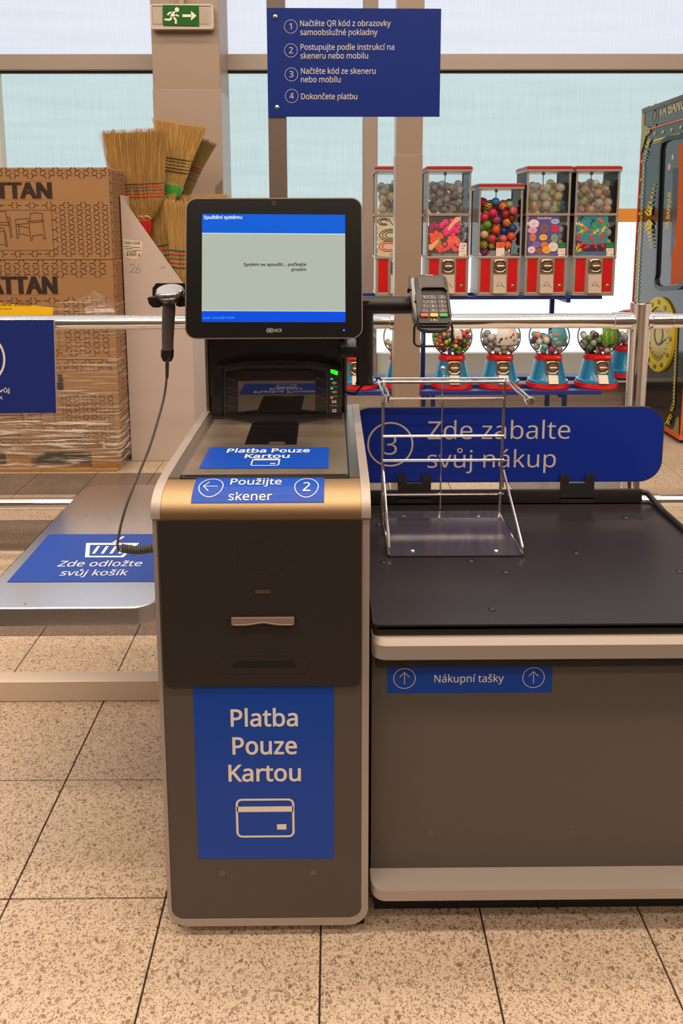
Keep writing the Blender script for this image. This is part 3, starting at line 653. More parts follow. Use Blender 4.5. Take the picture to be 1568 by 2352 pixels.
for k in range(9):
    y = 836 + k * 3.6; c = PY(383.6, y, SY + .004); rb.lathe([(.0050 - k * .00008, -.0007), (.0050 - k * .00008, .0007)], c, 12)
rb.build('relief_ribs', mat('relief_rib', (44, 41, 40), .5), hsc)
cp = [(383, 866, 1.769), (377, 910, 1.76), (364, 960, 1.74), (344, 1025, 1.71), (318, 1090, 1.68), (294, 1150, 1.65), (279, 1200, 1.635), (271, 1240, 1.625), (270, 1256, 1.62), (274, 1266, 1.62)]
MB().tube(smooth_path([PY(*p) for p in cp], 8), .0030, 10).build('cord', mat('cord_grey', (72, 68, 66), .45), hsc)
ca, cb = PY(278, 1258, 1.62), PY(353, 1260, 1.62); hel = []; NT = 15
for i in range(NT * 14 + 1):
    t = i / (NT * 14); ph = 2 * math.pi * NT * t + 3.6; q = ca.lerp(cb, t); q.z -= .008 * math.sin(math.pi * min(1, t * 1.1)) * .7
    hel.append(q + Vector((0, math.cos(ph) * .0085, math.sin(ph) * .0085)))
MB().tube(hel, .0023, 7).build('coiled_cord', mat('cord_grey', (72, 68, 66), .45), hsc)

# ================================================================== INSTRUCTION SIGN on its post
PYY = 2.10
isg = thing('instruction_sign', 'large dark blue board with four numbered steps screwed to a brown post', 'sign', (PY(636, 300, PYY).x, PYY, 0))
bx0, bx1 = PY(616, 300, PYY).x, PY(656.5, 300, PYY).x
MB().box((bx0, PYY, 0), (bx1, PYY + .04, 2.7), .002).build('post', mat('post_brown', (98, 84, 76), .5), isg)
ifp = front(PYY - .0035)
brd = MB().slab(ifp, pxs(ifp, [(616, 268), (1009, 268), (1013, 20), (612, 18)]), 0, -.003); brd = brd.build('board', mat('board_blue', (8, 42, 128), .5, spec=.25), isg)
WT = mat('sign_text', (212, 202, 196), .55)
tm = MB(); hh = .0006
for t, a, b, y in (('Načtěte QR kód z obrazovky', 689, 897, 60), ('samoobslužné pokladny', 689.5, 866.5, 80.5), ('Postupujte podle instrukcí na', 690, 905, 114.5), ('skeneru nebo mobilu', 690, 845, 134.5), ('Načtěte kód ze skeneru', 691, 862, 169.5), ('nebo mobilu', 691, 782, 189), ('Dokončete platbu', 691.5, 820, 228)):
    tm.text(t, ifp, a, b, y, 13.2, hh, .006)
tm.build('lettering', WT, brd); tm = MB()
for n, x, y in (('1', 667.5, 61), ('2', 668, 116), ('3', 669, 171), ('4', 669.8, 220.5)):
    tm.text(n, ifp, x - (3.2 if n == '1' else 4.6), x + (2.4 if n == '1' else 4.6), y + 6.5, 14, hh, 0)
    a, b = ifp.inv(x, y); r = ifp.inv(x + 15.2, y)[0] - a; tm.fring(ifp, circ(a, b, r, 40), circ(a, b, r - .0011, 40), hh)
tm.build('step_numbers', WT, brd)
for x, y in ((632, 39), (636.3, 247)):
    a, b = ifp.inv(x, y); q = ifp.f(a, b, 0)
    bo = MB().lathe([(.0001, -.0042), (.0038, -.0034), (.0062, -.0014), (.0062, 0)], q, 20, 'Y').build('bolt', mat('zinc', (190, 184, 178), .25, metal=1), isg)
    MB().lathe([(.0016, -.0046), (.0016, -.0036)], q, 8, 'Y').build('bolt_recess', BLACKM, bo)

# ================================================================== PACKING TABLE (right)
TX0, TX1, TY0, TY1, TZT = .0790, .925, 1.352, 2.0, .700
tb = thing('packing_table', 'black topped grey packing table with two silver rails beside the kiosk', 'table', ((TX0 + TX1) / 2, 1.68, 0))
TOPM = mat('tray_black', (38, 34, 35), .30, bump=.05, bscale=900, spec=.3, rvar=.05, vscale=4)
tt = flat(TZT)
MB().slab(tt, rrect(TX0, TY0, TX1, TY1, .012), -.004, -.024).build('table_top', TOPM, tb)
rm = MB(); rm.ring(tt, rrect(TX0, TY0, TX1, TY1, .012), rrect(TX0 + .010, TY0 + .009, TX1 - .012, TY1 - .016, .008), 0, -.01); rm.build('rim', TOPM, tb)
ZL = .738
MB().box((TX0 + .004, TY1 - .016, TZT - .012), (TX1 - .035, TY1, ZL), .005).build('back_lip', TOPM, tb)
rl = MB(); rl.tube([(TX1 - .045, TY1 - .008, ZL - .008), (TX1 - .02, TY1 - .010, ZL - .012), (TX1 - .006, TY1 - .03, TZT + .008), (TX1 - .006, TY1 - .08, TZT + .002), (TX1 - .006, TY0 + .02, TZT - .002)], .0085, 10)
rl.build('side_roll', TOPM, tb)
MB().box((TX0 + .008, TY0 + .012, .60), (TX1 - .01, TY1 - .01, TZT - .022)).build('under_frame', BLACKM, tb)
for x, y in ((880, 1291), (1082, 1288), (1162, 1314), (1130, 1399), (1323, 1270), (1560, 1313), (1437, 1189), (870, 1205), (1450, 1420)):
    q = PZ(x, y, TZT - .004)
    if x == 1450: q = Vector((.80, 1.40, TZT - .004)); continue
    MB().lathe([(.0076, 0), (.0076, .0012), (.0058, .0030), (.0001, .0034)], q, 20).build('stud', mat('stud_black', (30, 29, 31), .25), tb)
gsh = mat('table_panel', (84, 77, 73), .55, bump=.15, bscale=900)
PXL = PY(850, 1800, 1.375).x
MB().box((PXL + .002, 1.375, .085), (TX1, 1.95, .66), .001).build('cabinet', gsh, tb)
def rail(z0, z1, yf, ch, name):   # chamfered silver rail with a rounded left end
    m = MB(); x0 = PXL; n = 6; secs = []
    sec = lambda o: [(1.376, z0), (yf + .002, z0), (yf, z0 + .002), (yf, z1 - ch[1]), (yf + ch[0], z1), (1.376, z1)]
    xs = [x0 + .03 * (1 - math.cos(math.radians(90 * i / n))) for i in range(n + 1)] + [TX1]
    for i, x in enumerate(xs):
        k = math.sin(math.radians(90 * min(i, n) / n)); s_ = []
        for y, z in sec(0): s_.append(Vector((x, 1.376 - (1.376 - y) * (.35 + .65 * k), z)))
        secs.append(s_)
    vs = [v for s_ in secs for v in s_]; fs = []
    for i in range(len(secs) - 1):
        for k in range(6): fs.append((i * 6 + k, i * 6 + (k + 1) % 6, (i + 1) * 6 + (k + 1) % 6, (i + 1) * 6 + k))
    fs += [tuple(range(5, -1, -1)), tuple(range((len(secs) - 1) * 6, len(secs) * 6))]
    m.add(vs, fs); return m.build(name, SILVER, tb, angle=20)
zA0, zA1 = PY(1200, 1516, 1.335).z, PY(1200, 1463, 1.345).z
rail(zA0, zA1, 1.335, (.010, .012), 'upper_rail')
zB0 = PY(1200, 2069, 1.325).z; zB1 = PY(1200, 2044, 1.325).z
rail(zB0, zB1 + .004, 1.325, (.05, .004), 'lower_rail')
pb = MB().box((PXL + .012, 1.398, 0), (TX1, 1.42, .088)); pb.box((PXL + .012, 1.42, 0), (PXL + .03, 1.95, .088)); pb.build('plinth', RUBBER, tb)
for x in (1009, 1052, 1237, 1279):
    c = PY(x, 2077, 1.398).x; MB().box((c - .002, 1.394, 0), (c + .002, 1.40, .085)).build('plinth_clip', mat('clip_black', (24, 22, 22), .4), tb)
f4 = front(1.375)
for x, y in ((869, 1590), (869, 1933)):
    a, b = f4.inv(x, y); MB().slab(f4, circ(a, b, .0014, 10), .0006, 0).build('screw_hole', RUBBER, tb)
for x, y in ((988, 1914), (1312, 1912)):
    a, b = f4.inv(x, y); MB().slab(f4, circ(a, b, .006, 20), .0003, 0).build('panel_plug', mat('panel_plug', (88, 81, 77), .6), tb)
st = MB().face(f4, pxs(f4, [(889, 1592.5), (1267, 1590), (1268, 1519.5), (889, 1522.5)]), .0006).build('bag_sticker', BLUE_VINYL, tb); st['label'] = 'wide blue sticker with two arrows reading Nákupní tašky'
tm = MB(); tm.text('Nákupní tašky', f4, 997, 1156, 1566, 17, .0012, .003); tm.build('lettering', WHITE, st); tm = MB()
for x in (928.5, 1224.5):
    y = 1557.5 if x < 1000 else 1555.5; a, b = f4.inv(x, y); r = f4.inv(x + 25.5, y)[0] - a
    tm.fring(f4, circ(a, b, r, 40), circ(a, b, r - .0013, 40), .0012)
    pstroke(tm, f4, [(x, y + 13.5), (x, y - 13)], .0013, .0012); pstroke(tm, f4, [(x - 11, y - 3), (x, y - 14), (x + 11, y - 3)], .0013, .0012)
tm.build('arrow_symbols', WHITE, st)
# brackets holding the packing sign
BYY = 2.004
for a_, b_ in ((912.5, 990), (1286, 1365)):
    fb = front(BYY - .022); m = MB()
    o = [(a_ + 1, 1146), (b_ - 1, 1146), (b_, 1090), (b_ - 20, 1090), (b_ - 22, 1111), (a_ + 21, 1111), (a_ + 20, 1090), (a_, 1090)]
    br = MB().slab(fb, pxs(fb, o), 0, -.004); br.box(fb.f(*fb.inv(a_ + 1, 1146)) + Vector((0, 0, -.012)), fb.f(*fb.inv(b_ - 1, 1143)) + Vector((0, .024, 0)))
    br = br.build('sign_bracket', mat('bracket_black', (34, 33, 35), .5), tb)
    MB().slab(fb, pxs(fb, [(a_ + 23, 1110.6), (b_ - 23, 1110.0), (b_ - 23, 1108.4), (a_ + 23, 1108.8)]), .0006, 0).build('bracket_pin', mat('zinc', (190, 184, 178), .25, metal=1), br)
ws = thing('packing_sign', 'long blue rounded sign reading 3 Zde zabalte svůj nákup behind the packing table', 'sign', (.52, 2.01, ZL))
fs_ = front(1.990)
a0, b0 = fs_.inv(1200, 1107.5); a1, b1 = fs_.inv(1528, 934)
al = fs_.inv(800, 1000)[0]
sgo = MB().slab(fs_, rrect(al, b0, a1, b1, .064, 10), 0, -.009).build('board', mat('sign_board_edge', (56, 54, 60), .5), ws)
MB().face(fs_, rrect(al + .002, b0 + .002, a1 - .0025, b1 - .002, .062, 10), .0004).build('sign_face', mat('packing_blue', (12, 44, 150), .45, spec=.3), sgo)
tm = MB(); tm.text('Zde zabalte', fs_, 982, 1308, 1008, 41, .001, -.002, 6); tm.text('svůj nákup', fs_, 981, 1275, 1073.5, 39.5, .001, -.002, 6); tm.build('lettering', mat('sign_text_warm', (206, 190, 182), .55), sgo); tm = MB(); tm.text('3', fs_, 882, 911, 1044, 45, .001, -.004, 6)
a, b = fs_.inv(896, 1020.5); r = fs_.inv(949, 1020)[0] - a; tm.fring(fs_, circ(a, b, r, 64), circ(a, b, r - .0052, 64), .001)
tm.build('step_number', mat('sign_text_warm', (206, 190, 182), .55), sgo)

# ================================================================== CHROME BAG RACK
ZR = TZT - .004
rk = thing('bag_rack', 'chrome wire bag rack with a bent steel base plate on the packing table', 'bag rack', (.30, 1.78, ZR))
p0, p1, p2, p3 = [PZ(x, y, ZR + .005) for x, y in ((893, 1276), (1200, 1274), (1151, 1181), (878, 1181))]
yb_ = 1.905; xl_, xr_ = p0.x, (p1.x + p2.x) / 2
rpm = mat('rack_plate', (128, 122, 128), .2, metal=.85, bump=.015, bscale=500)
pla = MB().prism([(xl_, p0.y, ZR + .002), (xr_, p0.y, ZR + .002), (xr_, yb_, ZR + .002), (xl_, yb_, ZR + .002)], (0, 0, .0025)); pla.build('base_plate', rpm, rk)
MB().prism([(xl_, yb_ - .025, ZR + .0045), (xl_, yb_ - .0, ZR + .0045), (xl_, yb_ + .004, ZR + .012)], (xr_ - xl_, 0, 0)).build('plate_upturn', rpm, rk)
WR = .0042
def upx(x, y): return PY(x, y, yb_)
for side, X in (('l', upx(879, 1000).x), ('r', upx(1155, 1000).x)):
    zt_ = upx(900, 878).z; xb = xl_ + .001 if side == 'l' else xr_ - .002
    MB().tube([(xb, yb_, ZR + .004), (X, yb_, zt_ - .012), (X, yb_, zt_)], WR, 10).build('upright', CHROME_S, rk)
    zk = upx(900, 1078).z; zf_ = ZR + .006
    MB().tube([(X, yb_ - .008, zk - .05), (X, yb_ - .009, zk - .01), (X + .001, yb_ - .012, zk)] + [(xb, p0.y + .008, zf_ + .014), (xb, p0.y + .002, zf_ + .004), (xb, p0.y + .02, zf_)], WR * .95, 10).build('brace', CHROME_S, rk)
    MB().tube([(xb, yb_, zf_), (xb, p0.y + .01, zf_)], WR * .9, 10).build('base_rod', CHROME_S, rk)
    # bag arm: a long hairpin of wire reaching forward
    arx = X + (.006 if side == 'r' else -.006); fw = 1.672 if side == 'r' else 1.70; za = upx(900, 874).z
    arm = MB(); P = [(arx - .006, yb_ + .004, za), (arx - .006, fw + .03, za), (arx - .006, fw + .008, za - .006), (arx - .006, fw, za + .004), (arx, fw - .004, za + .010), (arx + .006, fw, za + .004), (arx + .006, fw + .008, za - .006), (arx + .006, fw + .03, za), (arx + .006, yb_ + .004, za)]
    arm.tube(P, .0034, 8); arm = arm.build('bag_arm', CHROME_S, rk)
    MB().tube([(arx, fw, za - .006), (arx, fw - .002, za + .010)], .0062, 10).build('arm_tip', CHROME_S, arm)
for y, r in ((915, .0030), (1001, .0036), (1057, .0036), (1134, .0030)):
    MB().tube([(upx(879, y).x, yb_ - .004, upx(900, y).z), (upx(1156, y).x, yb_ - .004, upx(900, y).z)], r, 8).build('crossbar', CHROME_S, rk)
for dy, y, r in ((0, 870, .0034), (-.012, 876, .0040)):
    MB().tube([(upx(874, y).x, yb_ + dy, upx(900, y).z), (upx(1163, y).x, yb_ + dy, upx(900, y).z)], r, 10).build('top_bar', CHROME_S, rk)
yr = yb_ + .012
MB().tube([(PY(1010, 1180, yr).x, yr, ZR + .006), (PY(1016, 900, yr).x, yr, upx(900, 905).z), (PY(1017, 870, yr).x, yr, PY(1016, 868, yr).z), (PY(1020, 862, yr).x, yr, PY(1016, 862, yr).z), (PY(1016.5, 855, yr).x, yr, PY(1016, 855, yr).z)], .0025, 8).build('centre_rod', CHROME_S, rk)
q = PY(1016.5, 846.5, yr); MB().sphere(q, .0072, 18, 12).build('ball_tip', CHROME, rk)
for x, y in ((927, 1186), (1098, 1186), (947, 1265), (1139, 1265)):
    q = PZ(x, y, ZR + .0045); MB().lathe([(.0062, 0), (.0060, .0018), (.0035, .0034), (.0001, .0038)], q, 18).build('screw', CHROME, rk)

# ================================================================== BASKET SHELF (left)
BX0, BX1, BY0, BY1, BZ = -.838, -.408, 1.566, 2.362, .62
bs = thing('basket_shelf', 'brushed steel basket shelf with blue sticker fixed left of the kiosk', 'shelf', ((BX0 + BX1) / 2, BY0 + .3, 0))
bt = flat(BZ)
def inset(d, h): return [bt.f(a, b, h) for a, b in rrect(BX0 + d, BY0 + d, BX1 - d, BY1 - d, .062 - d, 10)]
L = [inset(.004, 0), inset(.0012, -.002), inset(0, -.006), inset(0, -.044), inset(.004, -.046)]; n = len(L[0])
m = MB(); m.add([p for l in L for p in l], [(i * n + k, i * n + (k + 1) % n, (i + 1) * n + (k + 1) % n, (i + 1) * n + k) for i in range(4) for k in range(n)] + [tuple(range(n)), tuple(range(5 * n - 1, 4 * n - 1, -1))])
m.build('shelf_top', mat('shelf_steel', (232, 234, 238), .21, metal=1, var=.05, vscale=12, vstretch=(12, 1, 1)), bs, angle=25)
fs3 = bt; st = MB().face(fs3, pxs(fs3, [(16, 1337.5), (352, 1336.5), (352, 1227.5), (112.5, 1227.5)])[0:1] + [(BX1 - .003, fs3.inv(352, 1336.5)[1]), (BX1 - .003, fs3.inv(352, 1227.5)[1]), fs3.inv(112.5, 1227.5)], .0007).build('shelf_sticker', mat('shelf_sticker_blue', (20, 64, 156), .35, bump=.05, bscale=30), bs); st['label'] = 'blue sticker reading Zde odložte svůj košík'
tm = MB(); tm.text('Zde odložte', bt, 131, 323, 1301.5, 12.5, .0012, .004, 6); tm.text('svůj košík', bt, 136, 290, 1322.5, 12.5, .0012, .004, 6)
A = lambda x, y: bt.inv(x, y)
tm.build('lettering', mat('shelf_print', (226, 220, 220), .45), bs); tm = MB()
o = [A(195, 1281), A(283, 1281), A(320, 1248), A(198, 1248)]; i_ = [A(205, 1277.5), A(278, 1277.5), A(306, 1252.5), A(207, 1252.5)]
tm.fring(bt, o, i_, .0012)
for k in range(5):
    x = 211 + k * 20; tm.face(bt, [A(x, 1272.5), A(x + 7, 1272.5), A(x + 19, 1255.5), A(x + 12, 1255.5)], .0012)
tm.stroke(bt, [A(258, 1249), A(284, 1233)], .008, .0012)
tm.build('basket_symbol', mat('shelf_print', (226, 220, 220), .45), bs)
for x, y in ((194, 1187), (57.5, 1387)):
    a, b = bt.inv(x, y); MB().slab(bt, circ(a, b, .0018, 10), .0004, 0).build('screw_hole', RUBBER, bs)
bk = MB(); bk.prism([(BX1 - .05, BY0 + .05, BZ - .044), (BX1 - .004, BY0 + .05, BZ - .044), (BX1 - .004, BY0 + .05, BZ - .02), (KL - .001, BY0 + .05, BZ - .02), (KL - .001, BY0 + .05, BZ - .088)], (0, .55, 0)); bk.build('support_bracket', BLACK, bs)
# ground beam linking the kiosk to the left
gy = 2.105; gz0, gz1 = .003, PY(100, 1566, gy).z; gyb = PZ(100, 1543, gz1).y
MB().prism([(-1.6, gy, gz0), (-1.6, gy, gz1 - .001), (-1.6, gy + .002, gz1), (-1.6, gyb, gz1), (-1.6, gyb, gz0)], (1.6 + KL + .09, 0, 0)).build('ground_beam', mat('beam_silver', (206, 190, 176), .4, metal=.2), bs)

# ================================================================== CHROME BARRIER
BY = 3.05
bal = thing('chrome_barrier', 'polished chrome rails left of the slim column, blue sign hung on them', 'barrier', (PY(300, 900, BY).x, BY, 0))
ba = thing('chrome_barrier', 'polished chrome rails with round post right of the slim column', 'barrier', (PY(1463, 900, BY).x, BY, 0))
def xr(x): return PY(x, 740, BY).x
zr = (PY(300, 723, BY).z + PY(300, 757, BY).z) / 2; rr = (PY(300, 723, BY).z - PY(300, 757, BY).z) / 2
zlw = (PY(60, 1144, BY).z + PY(60, 1170, BY).z) / 2; rlw = (PY(60, 1144, BY).z - PY(60, 1170, BY).z) / 2
def hx_tube(x0, x1, z, r, name, n=28): return MB().lathe([(r, 0), (r, x1 - x0)], (x0, BY, z), n, 'X').build(name, CHROME, bal if x0 < 0 else ba)
hx_tube(-2.6, nx0 - .001, zr, rr, 'upper_tube'); hx_tube(nx1 + .001, 2.6, zr, rr, 'upper_tube')
MB().lathe([(.039, 0), (.039, zr + .07)], (-2.58, BY, 0), 24).build('post', CHROME, bal)
hx_tube(-2.6, nx0 - .001, zlw, rlw, 'lower_tube'); hx_tube(nx1 + .001, 2.6, zlw, rlw, 'lower_tube')
pcx = PY(1469.5, 730, BY).x; prr = (PY(1491.7, 730, BY).x - PY(1447, 730, BY).x) / 2; zpt = PY(1469, 698, BY - prr).z
MB().lathe([(prr, 0), (prr, zpt - .004), (prr * .96, zpt), (.0001, zpt + .001)], (pcx, BY, 0), 36).build('post', CHROME, ba)
MB().lathe([(prr * 1.7, 0), (prr * 1.7, .006), (prr * 1.05, .012)], (pcx, BY, 0), 36).build('post_flange', CHROME, ba)
for x0, x1 in ((1405, 1448), (1492, 1540), (893, 907)):
    for z, r in ((zr, rr * 1.16), (zlw, rlw * 1.16)):
        MB().lathe([(r * .93, 0), (r, .003), (r, xr(x1) - xr(x0) - .003), (r * .93, xr(x1) - xr(x0))], (xr(x0), BY, z), 28, 'X').build('collar', CHROME, bal if x0 < 900 else ba)
# blue basket sign hung on the left tube
HYY = BY - rr - .0045; fh2 = front(HYY)
hs = thing('hanging_sign', 'blue hanging sign with white ring reading svůj košík on the left chrome rail', 'sign', tuple(PY(60, 948, HYY)))
q = pxs(fh2, [(-230, 952), (128.5, 948), (122.5, 735), (-230, 735)])
hb = MB().slab(fh2, q, 0, -.004).build('board', mat('hanging_blue', (14, 38, 118), .42), hs)
MB().slab(fh2, pxs(fh2, [(122.5, 735), (124.8, 735), (131, 949), (128.5, 949)]), -.001, -.007).build('board_edge', mat('board_edge_grey', (150, 140, 132), .4), hs)
tm = MB(); a, b = fh2.inv(-54, 822); r = fh2.inv(12.5, 822)[0] - a; tm.fring(fh2, circ(a, b, r, 56), circ(a, b, r - .009, 56), .0012)
tm.build('white_ring', WHITE, hb); tm = MB(); tm.text('odložte svůj', fh2, -78, 22.5, 901, 9.3, .0012, .012); tm.text('košík', fh2, -36, 7, 917, 9.3, .0012, .012); tm.text('Zde', fh2, -46, -14, 885, 9.3, .0012, .012)
tm.build('lettering', WHITE, hb)

# ================================================================== PALLET, CARTONS, STRETCH FILM
YP = 4.25; CR = PY(262, 700, YP).x; CW = 1.2; CD = .8
WOOD = mat('pallet_wood', (176, 134, 84), .7, var=.3, vscale=6, vstretch=(1.5, 14, 14), bump=.3, bscale=60, bstretch=(1, 12, 12)); CHIP = mat('chip_block', (170, 124, 66), .8, var=.35, vscale=45, bump=.4, bscale=120)
pa = thing('pallet', 'worn wooden pallet with pressed chip blocks under the wrapped cartons', 'pallet', (CR - CW / 2, YP + CD / 2, 0))
pr = PY(270, 1060, YP).x; plx = pr - CW
for y in (YP, YP + .33, YP + .66): MB().box((plx, y, 0), (pr, y + .1, .022), .004, 1).build('bottom_board', WOOD, pa)
bw = .16
for x in (pr - bw, pr - .60 - bw / 2, plx):
    for y in (YP + .002, YP + .34, YP + .66): MB().box((x, y, .022), (x + bw - .004, y + .10, .102), .005, 1).build('block', CHIP, pa)
for x in (pr - bw, pr - .60 - bw / 2, plx): MB().box((x, YP + .001, .102), (x + bw, YP + .79, .124), .003, 1).build('cross_board', WOOD, pa)
for k in range(5): MB().box((plx, YP + k * .165, .124), (pr, YP + k * .165 + .125, .146), .003, 1).build('top_board', WOOD, pa)
ch = MB().prism([PY(232, 1015, YP - .012), PY(238, 1015, YP - .012), PY(243, 1030, YP - .012), PY(237, 1031, YP - .012)], (0, .008, 0)); ch.build('splinter', mat('splinter', (214, 176, 120), .7), pa)
CARD = mat('cardboard', (152, 112, 72), .75, var=.07, vscale=3, bump=.05, bscale=400); INK = mat('box_ink', (44, 28, 20), .8)
zc_ = [PY(130, y, YP).z for y in (1012, 808, 597.5, 384)]
zc_[0] = .146; hz = (zc_[3] - .146) / 3; zc_ = [.146, .146 + hz * .98, PY(130, 597.5, YP).z, PY(130, 384, YP).z]
ffp = front(YP)
side = None
def carton(i, label):
    z0, z1 = zc_[i] + .001, zc_[i + 1] - .001; dx = (.0, .0, .0)[i]
    c = thing('furniture_carton', label, 'carton', (CR - CW / 2, YP, z0), 'printed furniture cartons on the pallet')
    MB().box((CR - CW, YP, z0), (CR, YP + (.33 if i == 2 else CD), z1), .004, 1).build('box', CARD, c)
    m = MB(); H_ = z1 - z0; s_ = H_ / .525; per, row, off, ln, lw = .098 * s_, .0278 * s_, .0615 * s_, .0218 * s_, .0042
    def tick(surf, a, b, rt):
        for t in ((0, 120, 240) if rt else (180, 60, 300)):
            d = Vector((math.cos(math.radians(t)), math.sin(math.radians(t)))); v = Vector((a, b))
            m.stroke(surf, [v + d * .0015, v + d * ln], lw, .0008)
    zt = z1; pic = (CR - CW + .06, z0 + .055 * s_, CR - .335, z0 + .285 * s_)   # furniture picture frame
    r = 0; b = zt - .018
    while b > z0 + .012:
        a = CR - CW + (.03 if r % 2 == 0 else .03 + per / 2)
        while a < CR - .012:
            for aa, rt in ((a, True), (a + off, False)):
                if aa > CR - .014: continue
                if zt - .19 * s_ < b < zt - .072 * s_: continue
                if b < pic[3] + .008 and b > pic[1] - .008 and aa < pic[2] + .012: continue
                tick(ffp, aa, b, rt)
            a += per
        b -= row; r += 1
    sp = Plane((CR, 0, 0), (0, 1, 0), (0, 0, 1)); b = zt - .03; r = 0
    while b > z0 + .02:
        a = YP + .03 + (per / 2 if r % 2 else 0)
        while a < YP + .3:
            tick(sp, a, b, True); 
            if a + off < YP + .3: tick(sp, a + off, b, False)
            a += per
        b -= row; r += 1
    m.stroke(ffp, [(pic[0], pic[1]), (pic[2], pic[1]), (pic[2], pic[3]), (pic[0], pic[3])], .0022, .0008, True)
    m.build('hex_print', INK, c)
    tm = MB(); bt_ = z1 - .172 * s_
    a1 = CR - .332; tm.text_ab('RATTAN', ffp, a1 - .470, a1, bt_, .086 * s_ / CAP, .0010, .055)
    tm.build('carton_title', INK, c)
    to = MB(); y0_, y1_ = bt_ - .009, bt_ + .095 * s_
    to.stroke(ffp, [(a1 - .478, y0_), (a1 + .007, y0_), (a1 + .007, y1_), (a1 - .478, y1_)], .0012, .0009, True); to.build('title_outline', mat('ink_faint', (120, 80, 50), .8), c)
    # line drawing of the sofa, table and armchair
    d = MB(); W_ = .0034
    def L_(pts, cl=False): d.stroke(ffp, [(pic[2] - (128 - x) * .00256 * 1.02, pic[1] + (571 - y) * .00256 * s_ * .98) for x, y in pts], W_, .0009, cl)
    L_([(79, 503), (81, 486), (95, 485), (108, 488), (106, 501)]); L_([(79, 498), (47, 500), (48, 543), (52, 542), (51, 533)]); L_([(48, 512), (74, 509)]); L_([(51, 515), (75, 519)])
    L_([(74, 504), (109, 502), (110, 505), (76, 508)], True); L_([(76, 508), (78, 548), (81, 548), (82, 538)]); L_([(107, 506), (108, 520), (111, 544), (107, 545), (105, 535), (92, 536), (82, 538)]); L_([(51, 533), (64, 534), (76, 538)]); L_([(50, 512), (53, 512), (54, 532)])
    L_([(-40, 482), (26, 482), (29, 503)]); L_([(-40, 506), (30, 507), (32, 513), (-40, 513)]); L_([(28, 495), (35, 496), (35, 502), (37, 540), (34, 541), (31, 500)]); L_([(-40, 520), (19, 520), (22, 527), (-40, 527)]); L_([(20, 528), (22, 562), (25, 562), (23, 528)]); L_([(-20, 557), (20, 557)]); L_([(-60, 484), (-40, 482)]); L_([(-60, 484), (-62, 540)])
    d.build('furniture_drawing', INK, c); return c
carton(2, 'brown furniture carton with rattan print, topmost of the stack'); carton(1, 'brown furniture carton, middle of the wrapped stack behind the yellow card'); carton(0, 'brown furniture carton, lowest of the wrapped stack on the pallet')
# stretch film
fm = bpy.data.materials.new('stretch_film'); fm.use_nodes = True; N = fm.node_tree.nodes; Lk = fm.node_tree.links; N.clear()
o = N.new('ShaderNodeOutputMaterial'); t = N.new('ShaderNodeBsdfTransparent'); gl = N.new('ShaderNodeBsdfPrincipled'); mx = N.new('ShaderNodeMixShader')
gl.inputs['Base Color'].default_value = lin((240, 226, 212)); gl.inputs['Roughness'].default_value = .25; gl.inputs['Specular IOR Level'].default_value = 1.0
tc = N.new('ShaderNodeTexCoord'); mpg = N.new('ShaderNodeMapping'); mpg.inputs['Scale'].default_value = (1.1, 1.1, 22); mpg.inputs['Rotation'].default_value = (0, math.radians(3), 0); Lk.new(tc.outputs['Object'], mpg.inputs[0])
nz = N.new('ShaderNodeTexNoise'); nz.inputs['Scale'].default_value = 3.2; nz.inputs['Detail'].default_value = 7; nz.inputs['Roughness'].default_value = .62; nz.inputs['Distortion'].default_value = .6; Lk.new(mpg.outputs[0], nz.inputs['Vector'])
bmp = N.new('ShaderNodeBump'); bmp.inputs['Strength'].default_value = .9; bmp.inputs['Distance'].default_value = .012; Lk.new(nz.outputs[0], bmp.inputs['Height']); Lk.new(bmp.outputs[0], gl.inputs['Normal'])
crr = N.new('ShaderNodeMapRange'); crr.inputs[1].default_value = .50; crr.inputs[2].default_value = .70; crr.inputs[3].default_value = .05; crr.inputs[4].default_value = .72; Lk.new(nz.outputs[0], crr.inputs[0])
at = N.new('ShaderNodeAttribute'); at.attribute_name = 'folds'; ml = N.new('ShaderNodeMath'); ml.operation = 'MULTIPLY'; ml.use_clamp = True; Lk.new(crr.outputs[0], ml.inputs[0]); Lk.new(at.outputs['Fac'], ml.inputs[1])
Lk.new(ml.outputs[0], mx.inputs[0]); Lk.new(t.outputs[0], mx.inputs[1]); Lk.new(gl.outputs[0], mx.inputs[2]); Lk.new(mx.outputs[0], o.inputs[0])
m = MB(); cols, rows = 90, 60; vs = []; fold = []
zt_, zb_ = PY(130, 700, YP).z, .045; off = .012
for j in range(rows + 1):
    for i in range(cols + 1):
        t_ = i / cols; z = zb_ + (zt_ - zb_) * j / rows
        if t_ < .72: x, y = CR - CW + (CW - .016) * t_ / .72, YP - off
        elif t_ < .78:
            k = (t_ - .72) / .06 * math.pi / 2; x, y = CR - .016 + math.sin(k) * .02, YP - off + .02 - math.cos(k) * .02
        else: x, y = CR + .004, YP - off + .02 + (CD - .02) * (t_ - .78) / .22
        wv = .006 * math.sin(z * 95 + x * 3 + math.sin(x * 5) * 2) * (1 if z < .3 else .35) + random.uniform(-.0015, .0015)
        if t_ < .75: y += -abs(wv); 
        else: x += abs(wv) * .2
        if j == rows: z += .07 * math.exp(-((x - (CR - .10)) / .09) ** 2) + .02 * math.sin(x * 7) + random.uniform(-.006, .006)
        if z < .16 and t_ < .72: z += .02 * math.sin(x * 4)
        vs.append((x, y, z)); fold.append(2.4 if z < .33 else (.95 if z < .75 or j > rows - 4 else .6))
m.add(vs, [(j * (cols + 1) + i, j * (cols + 1) + i + 1, (j + 1) * (cols + 1) + i + 1, (j + 1) * (cols + 1) + i) for j in range(rows) for i in range(cols)])
